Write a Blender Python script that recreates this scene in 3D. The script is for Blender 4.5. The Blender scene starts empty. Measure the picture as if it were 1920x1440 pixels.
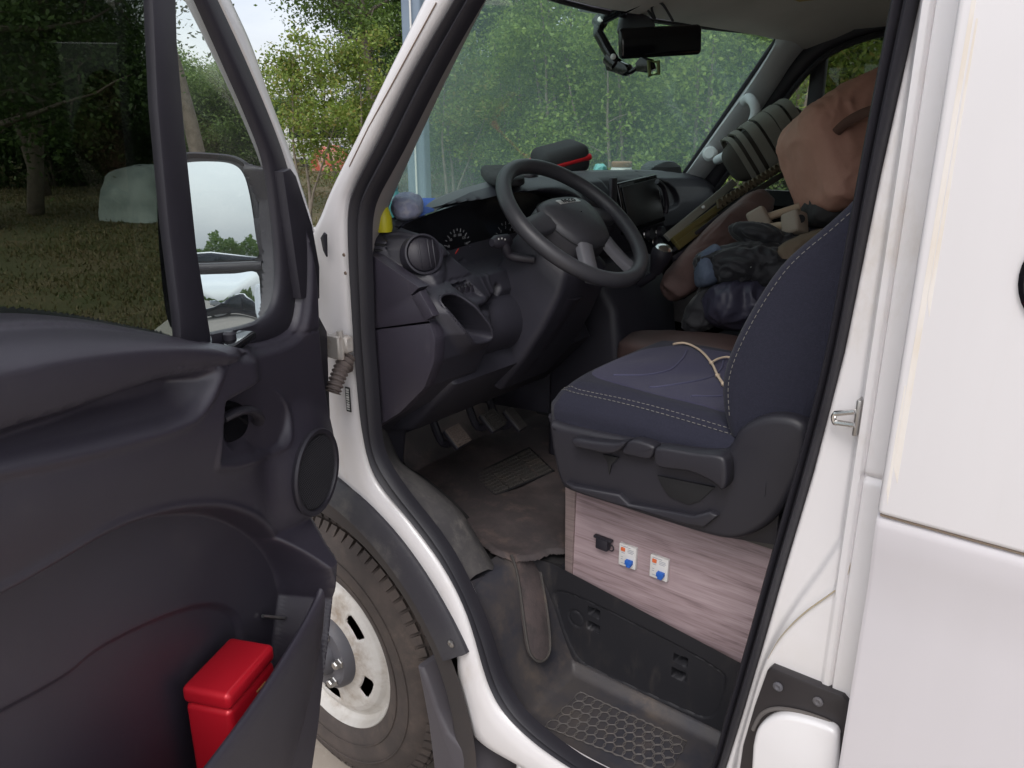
import bpy, bmesh, math, random
import numpy as np
from mathutils import Vector, Matrix
random.seed(7); RNG = np.random.default_rng(7)
scene = bpy.context.scene
COL = scene.collection
R = math.radians
# ------------------------------------------------------------------ camera
F = 1480.0; PITCH = R(18.1); HD = R(51.5)          # photo measured at 1920 x 1440
C = np.array([0.0, -1.03, 1.70])
fw = np.array([-math.cos(HD)*math.cos(PITCH), math.sin(HD)*math.cos(PITCH), -math.sin(PITCH)])
rt = np.array([math.sin(HD), math.cos(HD), 0.0]); up = np.cross(rt, fw)
cam = bpy.data.cameras.new('camera'); cam.sensor_width = 36; cam.lens = 36*F/1920
cam.clip_start = 0.02; cam.clip_end = 2000
co = bpy.data.objects.new('camera', cam); COL.objects.link(co)
co.matrix_world = Matrix(((rt[0], up[0], -fw[0], C[0]), (rt[1], up[1], -fw[1], C[1]), (rt[2], up[2], -fw[2], C[2]), (0, 0, 0, 1)))
scene.camera = co
# ------------------------------------------------------------------ sky, sun, exposure
SUN_EL, SUN_AZ = R(52), R(292)       # azimuth as a compass-like angle measured from +x, anticlockwise
sdir = Vector((math.cos(SUN_EL)*math.cos(SUN_AZ), math.cos(SUN_EL)*math.sin(SUN_AZ), math.sin(SUN_EL)))
w = bpy.data.worlds.new('World'); scene.world = w; w.use_nodes = True
nt = w.node_tree; nt.nodes.clear()
wo = nt.nodes.new('ShaderNodeOutputWorld'); bg = nt.nodes.new('ShaderNodeBackground'); bg.inputs[1].default_value = 0.15
sk = nt.nodes.new('ShaderNodeTexSky'); sk.sky_type = 'NISHITA'; sk.sun_disc = False
sk.sun_elevation = SUN_EL; sk.sun_rotation = R(90) - SUN_AZ; sk.air_density = 1.0; sk.dust_density = 4.0; sk.ozone_density = 1.0
hs = nt.nodes.new('ShaderNodeHueSaturation'); hs.inputs['Saturation'].default_value = 0.42; hs.inputs['Value'].default_value = 1.0
tc = nt.nodes.new('ShaderNodeTexCoord'); mp = nt.nodes.new('ShaderNodeMapping'); mp.inputs['Scale'].default_value = (1, 1, 2.6)
nz = nt.nodes.new('ShaderNodeTexNoise'); nz.inputs['Scale'].default_value = 2.3; nz.inputs['Detail'].default_value = 7; nz.inputs['Roughness'].default_value = .55
cr = nt.nodes.new('ShaderNodeValToRGB'); cr.color_ramp.elements[0].position = .32; cr.color_ramp.elements[0].color = (1.22, 1.26, 1.34, 1)
cr.color_ramp.elements[1].position = .66; cr.color_ramp.elements[1].color = (1.75, 1.73, 1.70, 1)
mx = nt.nodes.new('ShaderNodeMix'); mx.data_type = 'RGBA'; mx.blend_type = 'MULTIPLY'; mx.inputs[0].default_value = 1
L = nt.links.new
L(sk.outputs[0], hs.inputs['Color']); L(tc.outputs['Generated'], mp.inputs[0]); L(mp.outputs[0], nz.inputs['Vector']); L(nz.outputs[0], cr.inputs[0])
veil = nt.nodes.new('ShaderNodeMix'); veil.data_type = 'RGBA'; veil.inputs[0].default_value = .5; veil.inputs[7].default_value = (4.2, 4.3, 4.5, 1)   # even cloud cover over the clear-sky model
L(hs.outputs[0], veil.inputs[6]); L(veil.outputs[2], mx.inputs[6]); L(cr.outputs[0], mx.inputs[7]); L(mx.outputs[2], bg.inputs[0]); L(bg.outputs[0], wo.inputs[0])
sl = bpy.data.lights.new('sun', 'SUN'); sl.energy = 0.85; sl.angle = R(25); sl.color = (1, .962, .94)
so = bpy.data.objects.new('sun', sl); COL.objects.link(so); so.location = (0, -3, 8)
so.rotation_euler = (-sdir).to_track_quat('-Z', 'Y').to_euler()
scene.view_settings.view_transform = 'Standard'; scene.view_settings.look = 'None'
scene.view_settings.gamma = 1; scene.view_settings.use_curve_mapping = False
scene.view_settings.exposure = 0.27
scene.render.engine = 'CYCLES'
scene.cycles.max_bounces = 12; scene.cycles.transparent_max_bounces = 16; scene.cycles.diffuse_bounces = 5
# ------------------------------------------------------------------ measuring helpers: a photo pixel is a direction, the plane it meets gives the point
A_ = np.array
def ray(u, v): return fw + rt*(u-960)/F - up*(v-720)/F
def py(u, v, y): r = ray(u, v); return C + r*(y-C[1])/r[1]
def px(u, v, x): r = ray(u, v); return C + r*(x-C[0])/r[0]
def pz(u, v, z): r = ray(u, v); return C + r*(z-C[2])/r[2]
def pp(u, v, o, n): r = ray(u, v); return C + r*np.dot(A_(o)-C, n)/np.dot(r, n)
def depth(u, v, k): r = ray(u, v); return C + r*k
def catmull(pts, n=8, closed=False):
    P = np.array(pts, float); N = len(P); out = []
    for i in range(N if closed else N-1):
        if closed: p0, p1, p2, p3 = P[(i-1) % N], P[i], P[(i+1) % N], P[(i+2) % N]
        else: p0, p1, p2, p3 = P[max(i-1, 0)], P[i], P[i+1], P[min(i+2, N-1)]
        for k in range(n):
            t = k/n
            out.append(.5*((2*p1)+(-p0+p2)*t+(2*p0-5*p1+4*p2-p3)*t*t+(-p0+3*p1-3*p2+p3)*t**3))
    if not closed: out.append(P[-1])
    return np.array(out)
def resample(pts, n):
    P = np.array(pts, float); d = np.r_[0, np.cumsum(np.linalg.norm(np.diff(P, axis=0), axis=1))]
    t = np.linspace(0, d[-1], n)
    return np.stack([np.interp(t, d, P[:, k]) for k in range(P.shape[1])], 1)
def sst(a, b, x): t = np.clip((x-a)/(b-a), 0, 1); return t*t*(3-2*t)
def sdf(poly, a, b):
    """signed distance to a closed 2-D polygon, negative inside"""
    P = np.array(poly, float); d = np.full(a.shape, 1e9); s = np.ones(a.shape)
    N = len(P)
    for i in range(N):
        x1, y1 = P[i-1]; x2, y2 = P[i]
        ex, ey = x2-x1, y2-y1; wx, wy = a-x1, b-y1
        t = np.clip((wx*ex+wy*ey)/(ex*ex+ey*ey+1e-12), 0, 1)
        d = np.minimum(d, (wx-ex*t)**2+(wy-ey*t)**2)
        c1 = b >= y1; c2 = b < y2; c3 = ex*wy > ey*wx
        f = (c1 & c2 & c3) | (~c1 & ~c2 & ~c3)
        s = np.where(f, -s, s)
    return s*np.sqrt(d)
def ldist(line, a, b):
    P = np.array(line, float); d = np.full(a.shape, 1e9)
    for i in range(1, len(P)):
        x1, y1 = P[i-1]; x2, y2 = P[i]; ex, ey = x2-x1, y2-y1; wx, wy = a-x1, b-y1
        t = np.clip((wx*ex+wy*ey)/(ex*ex+ey*ey+1e-12), 0, 1)
        d = np.minimum(d, (wx-ex*t)**2+(wy-ey*t)**2)
    return np.sqrt(d)
# ------------------------------------------------------------------ objects
def place(o, parent):
    COL.objects.link(o)
    if parent is not None:
        o.parent = parent
        if parent.type == 'EMPTY': o.matrix_parent_inverse = Matrix.Translation(-Vector(parent.location))
def tag(o, label=None, cat=None, group=None, kind=None):
    if label: o['label'] = label
    if cat: o['category'] = cat
    if group: o['group'] = group
    if kind: o['kind'] = kind
    return o
def thing(name, label, cat, loc, group=None):
    o = bpy.data.objects.new(name, None); o.empty_display_size = .1; o.location = loc; COL.objects.link(o)
    return tag(o, label, cat, group)
def mk(name, verts, faces, mat, parent=None, smooth=True, angle=40):
    me = bpy.data.meshes.new(name); me.from_pydata([tuple(map(float, v)) for v in verts], [], [tuple(map(int, f)) for f in faces]); me.validate()
    return mo(name, me, mat, parent, smooth, angle)
def mo(name, me, mat, parent=None, smooth=True, angle=40):
    bm = bmesh.new(); bm.from_mesh(me); bmesh.ops.recalc_face_normals(bm, faces=bm.faces); bm.to_mesh(me); bm.free()
    if mat is not None: me.materials.append(mat)
    if smooth:
        me.shade_smooth(); me.set_sharp_from_angle(angle=R(angle))
    o = bpy.data.objects.new(name, me); place(o, parent); return o
def frombm(name, bm, mat, parent=None, smooth=True, angle=40):
    me = bpy.data.meshes.new(name); bm.to_mesh(me); bm.free(); return mo(name, me, mat, parent, smooth, angle)
def axes(x, y=None, z=None):
    """matrix with given local x and (roughly) z"""
    x = Vector(x).normalized(); z = Vector(z) if z is not None else Vector((0, 0, 1))
    y = z.cross(x).normalized(); z = x.cross(y)
    return Matrix(((x.x, y.x, z.x), (x.y, y.y, z.y), (x.z, y.z, z.z)))
def bbox_into(bm, size, loc=(0, 0, 0), rot=None, r=0, seg=2):
    g = bmesh.ops.create_cube(bm, size=1)
    vs = g['verts']; bmesh.ops.scale(bm, vec=size, verts=vs)
    if r > 0:
        es = list({e for v in vs for e in v.link_edges})
        q = bmesh.ops.bevel(bm, geom=es, offset=r, segments=seg, affect='EDGES', profile=.5)
        vs = list({v for f in q['faces'] for v in f.verts} | {v for v in vs if v.is_valid})
        fs = set()
        st = [vs[0]]; seen = {vs[0]}
        while st:
            v = st.pop()
            for e in v.link_edges:
                o = e.other_vert(v)
                if o not in seen: seen.add(o); st.append(o)
        vs = list(seen)
    m = (rot.to_4x4() if rot is not None else Matrix.Identity(4)); m = Matrix.Translation(Vector(loc)) @ m
    bmesh.ops.transform(bm, matrix=m, verts=vs)
def box(name, size, loc, mat, parent=None, rot=None, r=.004, seg=2):
    bm = bmesh.new(); bbox_into(bm, size, loc, rot, r, seg); return frombm(name, bm, mat, parent)
def slab(name, pts, vec, mat, parent=None, bev=0.003, seg=2, angle=35):
    """polygon of 3-D points pushed along vec"""
    bm = bmesh.new(); vec = Vector(vec)
    a = [bm.verts.new(p) for p in pts]; b = [bm.verts.new(Vector(p)+vec) for p in pts]
    n = len(a); f1 = bm.faces.new(a); f2 = bm.faces.new(b[::-1])
    for i in range(n): bm.faces.new((a[i], a[(i+1) % n], b[(i+1) % n], b[i]))
    bmesh.ops.recalc_face_normals(bm, faces=bm.faces)
    if bev > 0:
        es = [e for e in bm.edges if (f1 in e.link_faces or f2 in e.link_faces)]
        bmesh.ops.bevel(bm, geom=es, offset=bev, segments=seg, affect='EDGES', profile=.5)
    bmesh.ops.triangulate(bm, faces=[f for f in bm.faces if len(f.verts) > 4])
    return frombm(name, bm, mat, parent, angle=angle)
def tubev(pts, r, closed=False, seg=10, flat=1.0, caps=True, upv=None):
    P = np.array(pts, float); n = len(P); r = np.full(n, r) if np.isscalar(r) else np.array(r, float)
    T = np.zeros_like(P)
    if closed: T = np.roll(P, -1, 0)-np.roll(P, 1, 0)
    else: T[1:-1] = P[2:]-P[:-2]; T[0] = P[1]-P[0]; T[-1] = P[-1]-P[-2]
    T /= np.linalg.norm(T, axis=1)[:, None]+1e-12
    u = A_(upv if upv is not None else (0, 0, 1.0)); u = u - T[0]*(u@T[0])
    if np.linalg.norm(u) < 1e-3: u = np.cross(T[0], (1, .3, .2))
    u /= np.linalg.norm(u); V = []; 
    for i in range(n):
        if upv is not None: u = A_(upv, float) if not isinstance(upv, np.ndarray) else upv
        u = u - T[i]*(u@T[i]); u = u/np.linalg.norm(u); b = np.cross(T[i], u)
        for k in range(seg):
            a = 2*math.pi*k/seg; V.append(P[i]+r[i]*(math.cos(a)*u*flat+math.sin(a)*b))
    Fc = []
    for i in range(n if closed else n-1):
        j = (i+1) % n
        for k in range(seg):
            l = (k+1) % seg; Fc.append((i*seg+k, i*seg+l, j*seg+l, j*seg+k))
    if not closed and caps:
        Fc.append(tuple(range(seg))[::-1]); Fc.append(tuple((n-1)*seg+k for k in range(seg)))
    return V, Fc
def tube(name, pts, r, mat, parent=None, closed=False, seg=10, flat=1.0, upv=None):
    V, Fc = tubev(pts, r, closed, seg, flat, True, upv); return mk(name, V, Fc, mat, parent)
class MB:
    def __init__(s): s.v = []; s.f = []
    def add(s, V, Fc):
        o = len(s.v); s.v += [tuple(p) for p in V]; s.f += [tuple(i+o for i in f) for f in Fc]; return s
    def tube(s, *a, **k): return s.add(*tubev(*a, **k))
    def box(s, size, loc, rot=None, r=0, seg=1):
        bm = bmesh.new(); bbox_into(bm, size, loc, rot, r, seg); bm.verts.index_update()
        s.add([v.co[:] for v in bm.verts], [[v.index for v in f.verts] for f in bm.faces]); bm.free(); return s
    def build(s, name, mat, parent=None, smooth=True, angle=40): return mk(name, s.v, s.f, mat, parent, smooth, angle)
def lathe(name, prof, origin, axis, mat, parent=None, seg=40, angle=35, scale=(1, 1), xdir=None):
    """prof: (radius, height along axis)"""
    ax = Vector(axis).normalized(); t = Vector(xdir) if xdir is not None else (Vector((0, 0, 1)) if abs(ax.z) < .9 else Vector((1, 0, 0)))
    e1 = (t-ax*t.dot(ax)).normalized(); e2 = ax.cross(e1); V = []; Fc = []; o = Vector(origin)
    for r, h in prof:
        for k in range(seg):
            a = 2*math.pi*k/seg; V.append(o+ax*h+e1*(r*math.cos(a)*scale[0])+e2*(r*math.sin(a)*scale[1]))
    for i in range(len(prof)-1):
        for k in range(seg):
            l = (k+1) % seg; Fc.append((i*seg+k, i*seg+l, (i+1)*seg+l, (i+1)*seg+k))
    if prof[0][0] > 1e-5: Fc.append(tuple(range(seg)))
    if prof[-1][0] > 1e-5: Fc.append(tuple((len(prof)-1)*seg+k for k in range(seg)))
    bm = bmesh.new(); me = bpy.data.meshes.new(name); me.from_pydata([v[:] for v in V], [], Fc); bm.from_mesh(me)
    bmesh.ops.remove_doubles(bm, verts=bm.verts, dist=1e-6); bm.to_mesh(me); bm.free()
    return mo(name, me, mat, parent, angle=angle)
def loft(name, secs, mat, parent=None, closed=False, caps=True, angle=40):
    """secs: list of equal-length point loops"""
    n = len(secs[0]); V = [p for s in secs for p in s]; Fc = []; m = len(secs)
    for i in range(m-1):
        for k in range(n if closed else n-1):
            l = (k+1) % n; Fc.append((i*n+k, i*n+l, (i+1)*n+l, (i+1)*n+k))
    if closed and caps: Fc.append(tuple(range(n))); Fc.append(tuple((m-1)*n+k for k in range(n)))
    return mk(name, V, Fc, mat, parent, angle=angle)
def hfield(name, a, b, fn, mapper, mat, parent=None, keep=None, angle=50):
    Aa, Bb = np.meshgrid(a, b, indexing='ij'); Hh = fn(Aa, Bb); P = mapper(Aa, Bb, Hh).reshape(-1, 3)
    na, nb = Aa.shape; I = np.arange(na*nb).reshape(na, nb)
    q = np.stack([I[:-1, :-1], I[1:, :-1], I[1:, 1:], I[:-1, 1:]], -1)
    if keep is not None:
        K = keep(Aa, Bb); q = q[K[:-1, :-1] | K[1:, :-1] | K[1:, 1:] | K[:-1, 1:]]
    q = q.reshape(-1, 4); used = np.unique(q); remap = -np.ones(na*nb, int); remap[used] = np.arange(len(used))
    P = P[used]; q = remap[q]
    me = bpy.data.meshes.new(name); me.vertices.add(len(P)); me.vertices.foreach_set('co', P.ravel())
    me.loops.add(q.size); me.loops.foreach_set('vertex_index', q.ravel()); me.polygons.add(len(q))
    me.polygons.foreach_set('loop_start', np.arange(0, q.size, 4)); me.update(); me.validate()
    return mo(name, me, mat, parent, True, angle)
def text(name, s, size, loc, rot, mat, parent=None, ext=.0006, align='CENTER'):
    cu = bpy.data.curves.new(name, 'FONT'); cu.body = s; cu.size = size; cu.extrude = ext; cu.align_x = align; cu.align_y = 'CENTER'; cu.resolution_u = 3
    t = bpy.data.objects.new(name, cu); COL.objects.link(t); bpy.context.view_layer.update()
    me = bpy.data.meshes.new_from_object(t); bpy.data.objects.remove(t)
    me.transform(Matrix.Translation(Vector(loc)) @ rot.to_4x4())
    return mo(name, me, mat, parent, smooth=False)
# ------------------------------------------------------------------ materials
def hexmix(c, k): return tuple(x*k for x in c)
def M(name, col, rough=.5, metal=0, var=None, bump=None, coat=0, spec=.5, sheen=0, dust=None, scratch=None, trans=None):
    """var=(scale, colour2, lo, hi) noise mix; bump=(scale, strength[, detail]); dust=(scale, colour, lo, hi, amount)"""
    m = bpy.data.materials.new(name); m.use_nodes = True; t = m.node_tree; p = t.nodes['Principled BSDF']; l = t.links.new
    p.inputs['Base Color'].default_value = (*col, 1); p.inputs['Roughness'].default_value = rough; p.inputs['Metallic'].default_value = metal
    p.inputs['Specular IOR Level'].default_value = spec
    if coat: p.inputs['Coat Weight'].default_value = coat; p.inputs['Coat Roughness'].default_value = .06
    if sheen: p.inputs['Sheen Weight'].default_value = sheen; p.inputs['Sheen Roughness'].default_value = .4
    if trans is not None: p.inputs['Transmission Weight'].default_value = trans
    c = t.nodes.new('ShaderNodeTexCoord'); out = None
    def noise(sc, det=4, ro=.6, vec=None, stretch=None):
        n = t.nodes.new('ShaderNodeTexNoise'); n.inputs['Scale'].default_value = sc; n.inputs['Detail'].default_value = det; n.inputs['Roughness'].default_value = ro
        if stretch:
            q = t.nodes.new('ShaderNodeMapping'); q.inputs['Scale'].default_value = stretch; l(c.outputs['Object'], q.inputs[0]); l(q.outputs[0], n.inputs['Vector'])
        else: l(c.outputs['Object'], n.inputs['Vector'])
        return n
    def ramp(src, lo, hi):
        r = t.nodes.new('ShaderNodeMapRange'); r.inputs['From Min'].default_value = lo; r.inputs['From Max'].default_value = hi; r.interpolation_type = 'SMOOTHSTEP'
        l(src, r.inputs['Value']); return r.outputs[0]
    def mix(f, a, b):
        q = t.nodes.new('ShaderNodeMix'); q.data_type = 'RGBA'
        if isinstance(f, float): q.inputs[0].default_value = f
        else: l(f, q.inputs[0])
        for k, s in ((6, a), (7, b)):
            if isinstance(s, tuple): q.inputs[k].default_value = (*s, 1)
            else: l(s, q.inputs[k])
        return q.outputs[2]
    cur = tuple(col)
    layers = [var] if isinstance(var, tuple) else (var or [])
    for V in layers:
        n = noise(V[0], 5, .62, stretch=V[4] if len(V) > 4 else None); cur = mix(ramp(n.outputs[0], V[2], V[3]), cur, tuple(V[1]))
    if dust:
        n = noise(dust[0], 8, .7, stretch=dust[5] if len(dust) > 5 else None); f = ramp(n.outputs[0], dust[2], dust[3])
        k = t.nodes.new('ShaderNodeMath'); k.operation = 'MULTIPLY'; k.inputs[1].default_value = dust[4]; l(f, k.inputs[0])
        cur = mix(k.outputs[0], cur, tuple(dust[1]))
        rr = t.nodes.new('ShaderNodeMapRange'); rr.inputs['To Min'].default_value = rough; rr.inputs['To Max'].default_value = min(1, rough+.35); l(k.outputs[0], rr.inputs['Value']); l(rr.outputs[0], p.inputs['Roughness'])
    if not isinstance(cur, tuple): l(cur, p.inputs['Base Color'])
    if bump:
        n = noise(bump[0], bump[2] if len(bump) > 2 else 3, stretch=bump[3] if len(bump) > 3 else None); b = t.nodes.new('ShaderNodeBump'); b.inputs['Strength'].default_value = bump[1]; b.inputs['Distance'].default_value = .002
        l(n.outputs[0], b.inputs['Height']); l(b.outputs[0], p.inputs['Normal'])
    return m
def glass(name, tint, dust=.0, dustscale=3, refl=1.0, dcol=(.75, .78, .76)):
    m = bpy.data.materials.new(name); m.use_nodes = True; t = m.node_tree; t.nodes.clear(); l = t.links.new
    o = t.nodes.new('ShaderNodeOutputMaterial'); tr = t.nodes.new('ShaderNodeBsdfTransparent'); tr.inputs[0].default_value = (*tint, 1)
    g = t.nodes.new('ShaderNodeBsdfGlossy'); g.inputs['Roughness'].default_value = .015; g.inputs[0].default_value = (refl, refl, refl, 1)
    lw = t.nodes.new('ShaderNodeLayerWeight'); lw.inputs[0].default_value = .5; pw = t.nodes.new('ShaderNodeMath'); pw.operation = 'POWER'; pw.inputs[1].default_value = 5.0; l(lw.outputs['Facing'], pw.inputs[0])
    fr = t.nodes.new('ShaderNodeMapRange'); fr.inputs['To Min'].default_value = .03; fr.inputs['To Max'].default_value = 1.0; l(pw.outputs[0], fr.inputs['Value']); mx = t.nodes.new('ShaderNodeMixShader')   # Schlick reflectance of a pane
    l(fr.outputs[0], mx.inputs[0]); l(tr.outputs[0], mx.inputs[1]); l(g.outputs[0], mx.inputs[2]); out = mx.outputs[0]
    if dust > 0:
        df = t.nodes.new('ShaderNodeBsdfDiffuse'); df.inputs[0].default_value = (*dcol, 1); tl = t.nodes.new('ShaderNodeBsdfTranslucent'); tl.inputs[0].default_value = (*dcol, 1)
        ad = t.nodes.new('ShaderNodeMixShader'); ad.inputs[0].default_value = .6; l(df.outputs[0], ad.inputs[1]); l(tl.outputs[0], ad.inputs[2])
        c = t.nodes.new('ShaderNodeTexCoord'); n = t.nodes.new('ShaderNodeTexNoise'); n.inputs['Scale'].default_value = dustscale; n.inputs['Detail'].default_value = 6; l(c.outputs['Object'], n.inputs['Vector'])
        mr = t.nodes.new('ShaderNodeMapRange'); mr.inputs['From Min'].default_value = .35; mr.inputs['From Max'].default_value = .7; mr.inputs['To Min'].default_value = dust*.55; mr.inputs['To Max'].default_value = dust
        l(n.outputs[0], mr.inputs['Value']); m2 = t.nodes.new('ShaderNodeMixShader'); l(mr.outputs[0], m2.inputs[0]); l(out, m2.inputs[1]); l(ad.outputs[0], m2.inputs[2]); out = m2.outputs[0]
    l(out, o.inputs[0]); return m
DIRT = (.16, .125, .09)
m_white = M('white_paint', (.735, .72, .73), .25, var=(1.7, (.67, .65, .65), .4, .75), coat=.5, dust=(6, (.46, .39, .29), .55, .84, .55, (1, 1, .4)))
m_whitegrimy = M('white_paint_grimy', (.72, .70, .71), .3, coat=.35, var=(2.3, (.66, .635, .625), .4, .75), dust=(5.5, (.44, .36, .25), .54, .82, .62, (1, 1, .5)))
m_boxwall = M('white_box_panel', (.74, .72, .735), .32, coat=.3, var=(1.2, (.69, .67, .68), .35, .75, (2.2, 2.2, .35)), dust=(4, (.56, .49, .40), .56, .86, .5, (4, 4, .22)))
m_black = M('black_plastic', (0.0220, 0.0200, 0.0280), .5, var=(9, (0.0275, 0.0250, 0.0350), .4, .8), bump=(900, .16, 2), dust=(12, (0.0830, 0.0789, 0.0747), .66, .95, .35))
m_panel = M('door_trim_plastic', (.034, .030, .043), .36, var=[(3, (.042, .037, .052), .35, .8), (60, (.055, .050, .062), .64, .80, (1, 1, .25))], bump=(1300, .30, 2), dust=(7, (.115, .10, .11), .52, .90, .5), spec=.75)
m_dash = M('dash_plastic', (0.0270, 0.0260, 0.0360), .5, var=(4, (0.0338, 0.0325, 0.0450), .4, .8), bump=(1000, .16, 2), dust=(8, (0.1162, 0.1038, 0.0913), .6, .95, .35))
m_deep = M('matt_black', (.010, .010, .012), .7)
m_gloss = M('gloss_black', (.008, .008, .010), .12)
m_seal = M('rubber_seal', (0.0180, 0.0170, 0.0230), .55, dust=(14, (0.0900, 0.0810, 0.0720), .6, .9, .45), bump=(300, .08))
m_dusty = M('dusty_sill_plastic', (0.0680, 0.0640, 0.0672), .75, var=(13, (0.1200, 0.1120, 0.1080), .35, .75), dust=(18, (0.2520, 0.2295, 0.2070), .48, .85, .75), bump=(260, .25, 4))
m_step = M('step_plastic', (.036, .036, .046), .55, var=[(5, (.066, .058, .056), .42, .68), (40, (.05, .046, .05), .45, .7)], dust=(9, (.20, .15, .11), .47, .80, .55), bump=(260, .2, 4))
m_kick = M('kick_panel_plastic', (.018, .018, .022), .5, dust=(14, (.12, .10, .085), .52, .84, .6, (1, 1, .35)), bump=(500, .12))
m_tread = M('worn_tread', (.11, .10, .097), .7, dust=(20, (.11, .085, .06), .45, .8, .6))
m_mat = M('dirty_floor_mat', (.044, .036, .038), .8, var=[(4, (.084, .065, .064), .42, .62), (22, (.050, .042, .042), .45, .7)], dust=(9, (.24, .165, .135), .50, .82, .75), bump=(110, .6, 6))
m_mattile = M('mat_heel_pad', (0.0525, 0.0476, 0.0448), .8, dust=(16, (0.1360, 0.1020, 0.0765), .45, .85, .6), bump=(380, .5, 3))
m_carpet = M('dark_footwell', (.014, .013, .014), .9, dust=(8, (.05, .04, .03), .5, .85, .5), bump=(220, .3))
m_seat = M('navy_seat_fabric', (.0125, .0130, .0265), .92, var=(300, (.017, .0175, .034), .35, .7), bump=(700, .5, 2), sheen=.06)
m_seatc = M('purple_seat_fabric', (.028, .026, .060), .92, var=(260, (.037, .034, .074), .35, .7), bump=(600, .55, 2), sheen=.12)
m_stitch = M('stitching', (.21, .20, .18), .8)
m_ltstitch = M('blue_stitching', (.070, .070, .125), .85)
m_seatp = M('seat_shell_plastic', (0.0220, 0.0210, 0.0280), .46, bump=(800, .14), dust=(6, (0.0875, 0.0788, 0.0744), .62, .95, .3))
m_chrome = M('chrome', (.72, .71, .70), .18, 1)
m_steel = M('steel', (.45, .44, .43), .35, 1, dust=(20, (.2, .15, .1), .5, .85, .5))
m_mirror = M('mirror_glass', (.50, .55, .60), .0, 1)
m_rubber = M('tyre_rubber', (.055, .044, .040), .82, var=(10, (.080, .062, .054), .38, .75), dust=(16, (.19, .145, .115), .5, .88, .5), bump=(120, .3))
m_rim = M('wheel_rim_paint', (.60, .58, .55), .42, var=(6, (.48, .45, .41), .4, .75), dust=(9, (.24, .17, .11), .47, .76, .8))
m_hub = M('hub_cap_plastic', (.085, .083, .095), .5, dust=(12, (.2, .17, .14), .5, .85, .5))
m_rusty = M('grimy_steel', (.20, .15, .12), .6, .5, dust=(18, (.16, .08, .045), .42, .75, .9))
m_flare = M('arch_flare_plastic', (.030, .028, .036), .6, var=(8, (.045, .043, .048), .4, .75), dust=(6, (.19, .175, .15), .50, .80, .75), bump=(330, .22))
m_trimgrey = M('grey_pillar_trim', (.70, .73, .75), .62, bump=(500, .1), var=(3, (.62, .65, .68), .4, .7))
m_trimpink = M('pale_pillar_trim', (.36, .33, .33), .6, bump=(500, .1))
m_headliner = M('headliner_fabric', (.58, .54, .51), .95, var=(3, (.52, .485, .455), .4, .7), bump=(400, .3))
m_wind = glass('windscreen_glass', (.89, .965, .93), dust=.15, dustscale=1.2, dcol=(.52, .70, .68))
m_tint = glass('tinted_window_glass', (.43, .45, .42), dust=.0, refl=1.0)
m_clear = glass('clear_window_glass', (.95, .975, .96), dust=.02, dustscale=5)
m_screen = M('screen_glass', (.022, .023, .026), .35, dust=(9, (.07, .07, .07), .5, .9, .35))
m_letter = M('silver_lettering', (.55, .55, .55), .4, .3)
m_print = M('white_print', (.62, .62, .60), .6)
m_dark = M('dark_lettering', (.02, .02, .022), .6)
m_red = M('red_tin_paint', (.60, .012, .026), .34, .25, coat=.25, bump=(600, .03))
# ================================================================== setting: ground
def ground():
    m = bpy.data.materials.new('pavement'); m.use_nodes = True
    g = M('sandy_concrete', (.36, .31, .26), .9, var=[(.7, (.29, .25, .21), .4, .7), (30, (.42, .37, .31), .5, .75)], bump=(60, .4, 6), dust=(2.5, (.22, .19, .16), .55, .8, .5))
    mk('pavement', [(-5.2, -420, .027), (420, -420, .027), (420, 260, .027), (-5.2, 260, .027)], [(0, 1, 2, 3)], g)['kind'] = 'structure'
    gr = M('grass_ground', (.10, .10, .045), .95, var=[(.5, (.17, .13, .075), .40, .66), (4, (.06, .085, .025), .45, .7), (25, (.15, .15, .06), .52, .8)], bump=(40, .8, 6))
    # lawn: gently uneven sheet that reaches the horizon
    a = np.r_[np.linspace(-5.35, -60, 90), np.linspace(-64, -900, 20)]; b = np.r_[np.linspace(-700, -64, 14), np.linspace(-60, 90, 150), np.linspace(96, 900, 14)]
    o = hfield('lawn', a, b, lambda x, y: .10+.05*np.sin(x*.31+y*.17)*np.clip((-x-6)/10, 0, 1)+.03*np.sin(y*.5)*np.clip((-x-6)/10, 0, 1), lambda x, y, h: np.stack([x, y, h], -1), gr)
    o['kind'] = 'structure'
    kb = M('kerb_concrete', (.34, .33, .31), .9, var=(6, (.26, .25, .23), .4, .7), bump=(80, .3))
    box('kerb', (.15, 240, .22), (-5.275, 20, 0.02), kb, r=.015)['kind'] = 'structure'
ground()
# ================================================================== van
van = thing('camper_van', 'white camper van parked with its driver door wide open, showing the dark cab', 'van', (-.6, .93, .027))
YC = .93
def P3(pairs, y): return np.array([py(u, v, y) for u, v in pairs])
# -------- driver door opening: white frame, rubber seal
PAIR = [((930, -130), (862, -160)), ((855, 0), (795, -15)), ((775, 137), (722, 135)), ((715, 256), (668, 248)), ((670, 345), (616, 354)), ((657, 390), (596, 402)),
        ((656, 460), (572, 455)), ((663, 583), (560, 583)), ((671, 700), (560, 700)), ((683, 803), (565, 815)), ((709, 895), (640, 921)), ((776, 977), (694, 972)),
        ((837, 1060), (765, 1049)), ((879, 1142), (817, 1126)), ((909, 1245), (846, 1215)), ((925, 1290), (851, 1290)), ((950, 1332), (866, 1363)),
        ((1002, 1383), (897, 1402)), ((1069, 1430), (971, 1445)), ((1160, 1480), (1060, 1510)), ((1290, 1560), (1200, 1610))]
Iw = catmull([py(*a, .02) for a, b in PAIR], 8); Ow = catmull([py(*b, .0) for a, b in PAIR], 8)
prof = [(0, .055), (.0, .030), (.05, .012), (.14, .002), (.35, .0), (.62, -.002), (.85, .002), (.96, .010), (1.0, .026), (1.0, .06)]
secs = []
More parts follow.
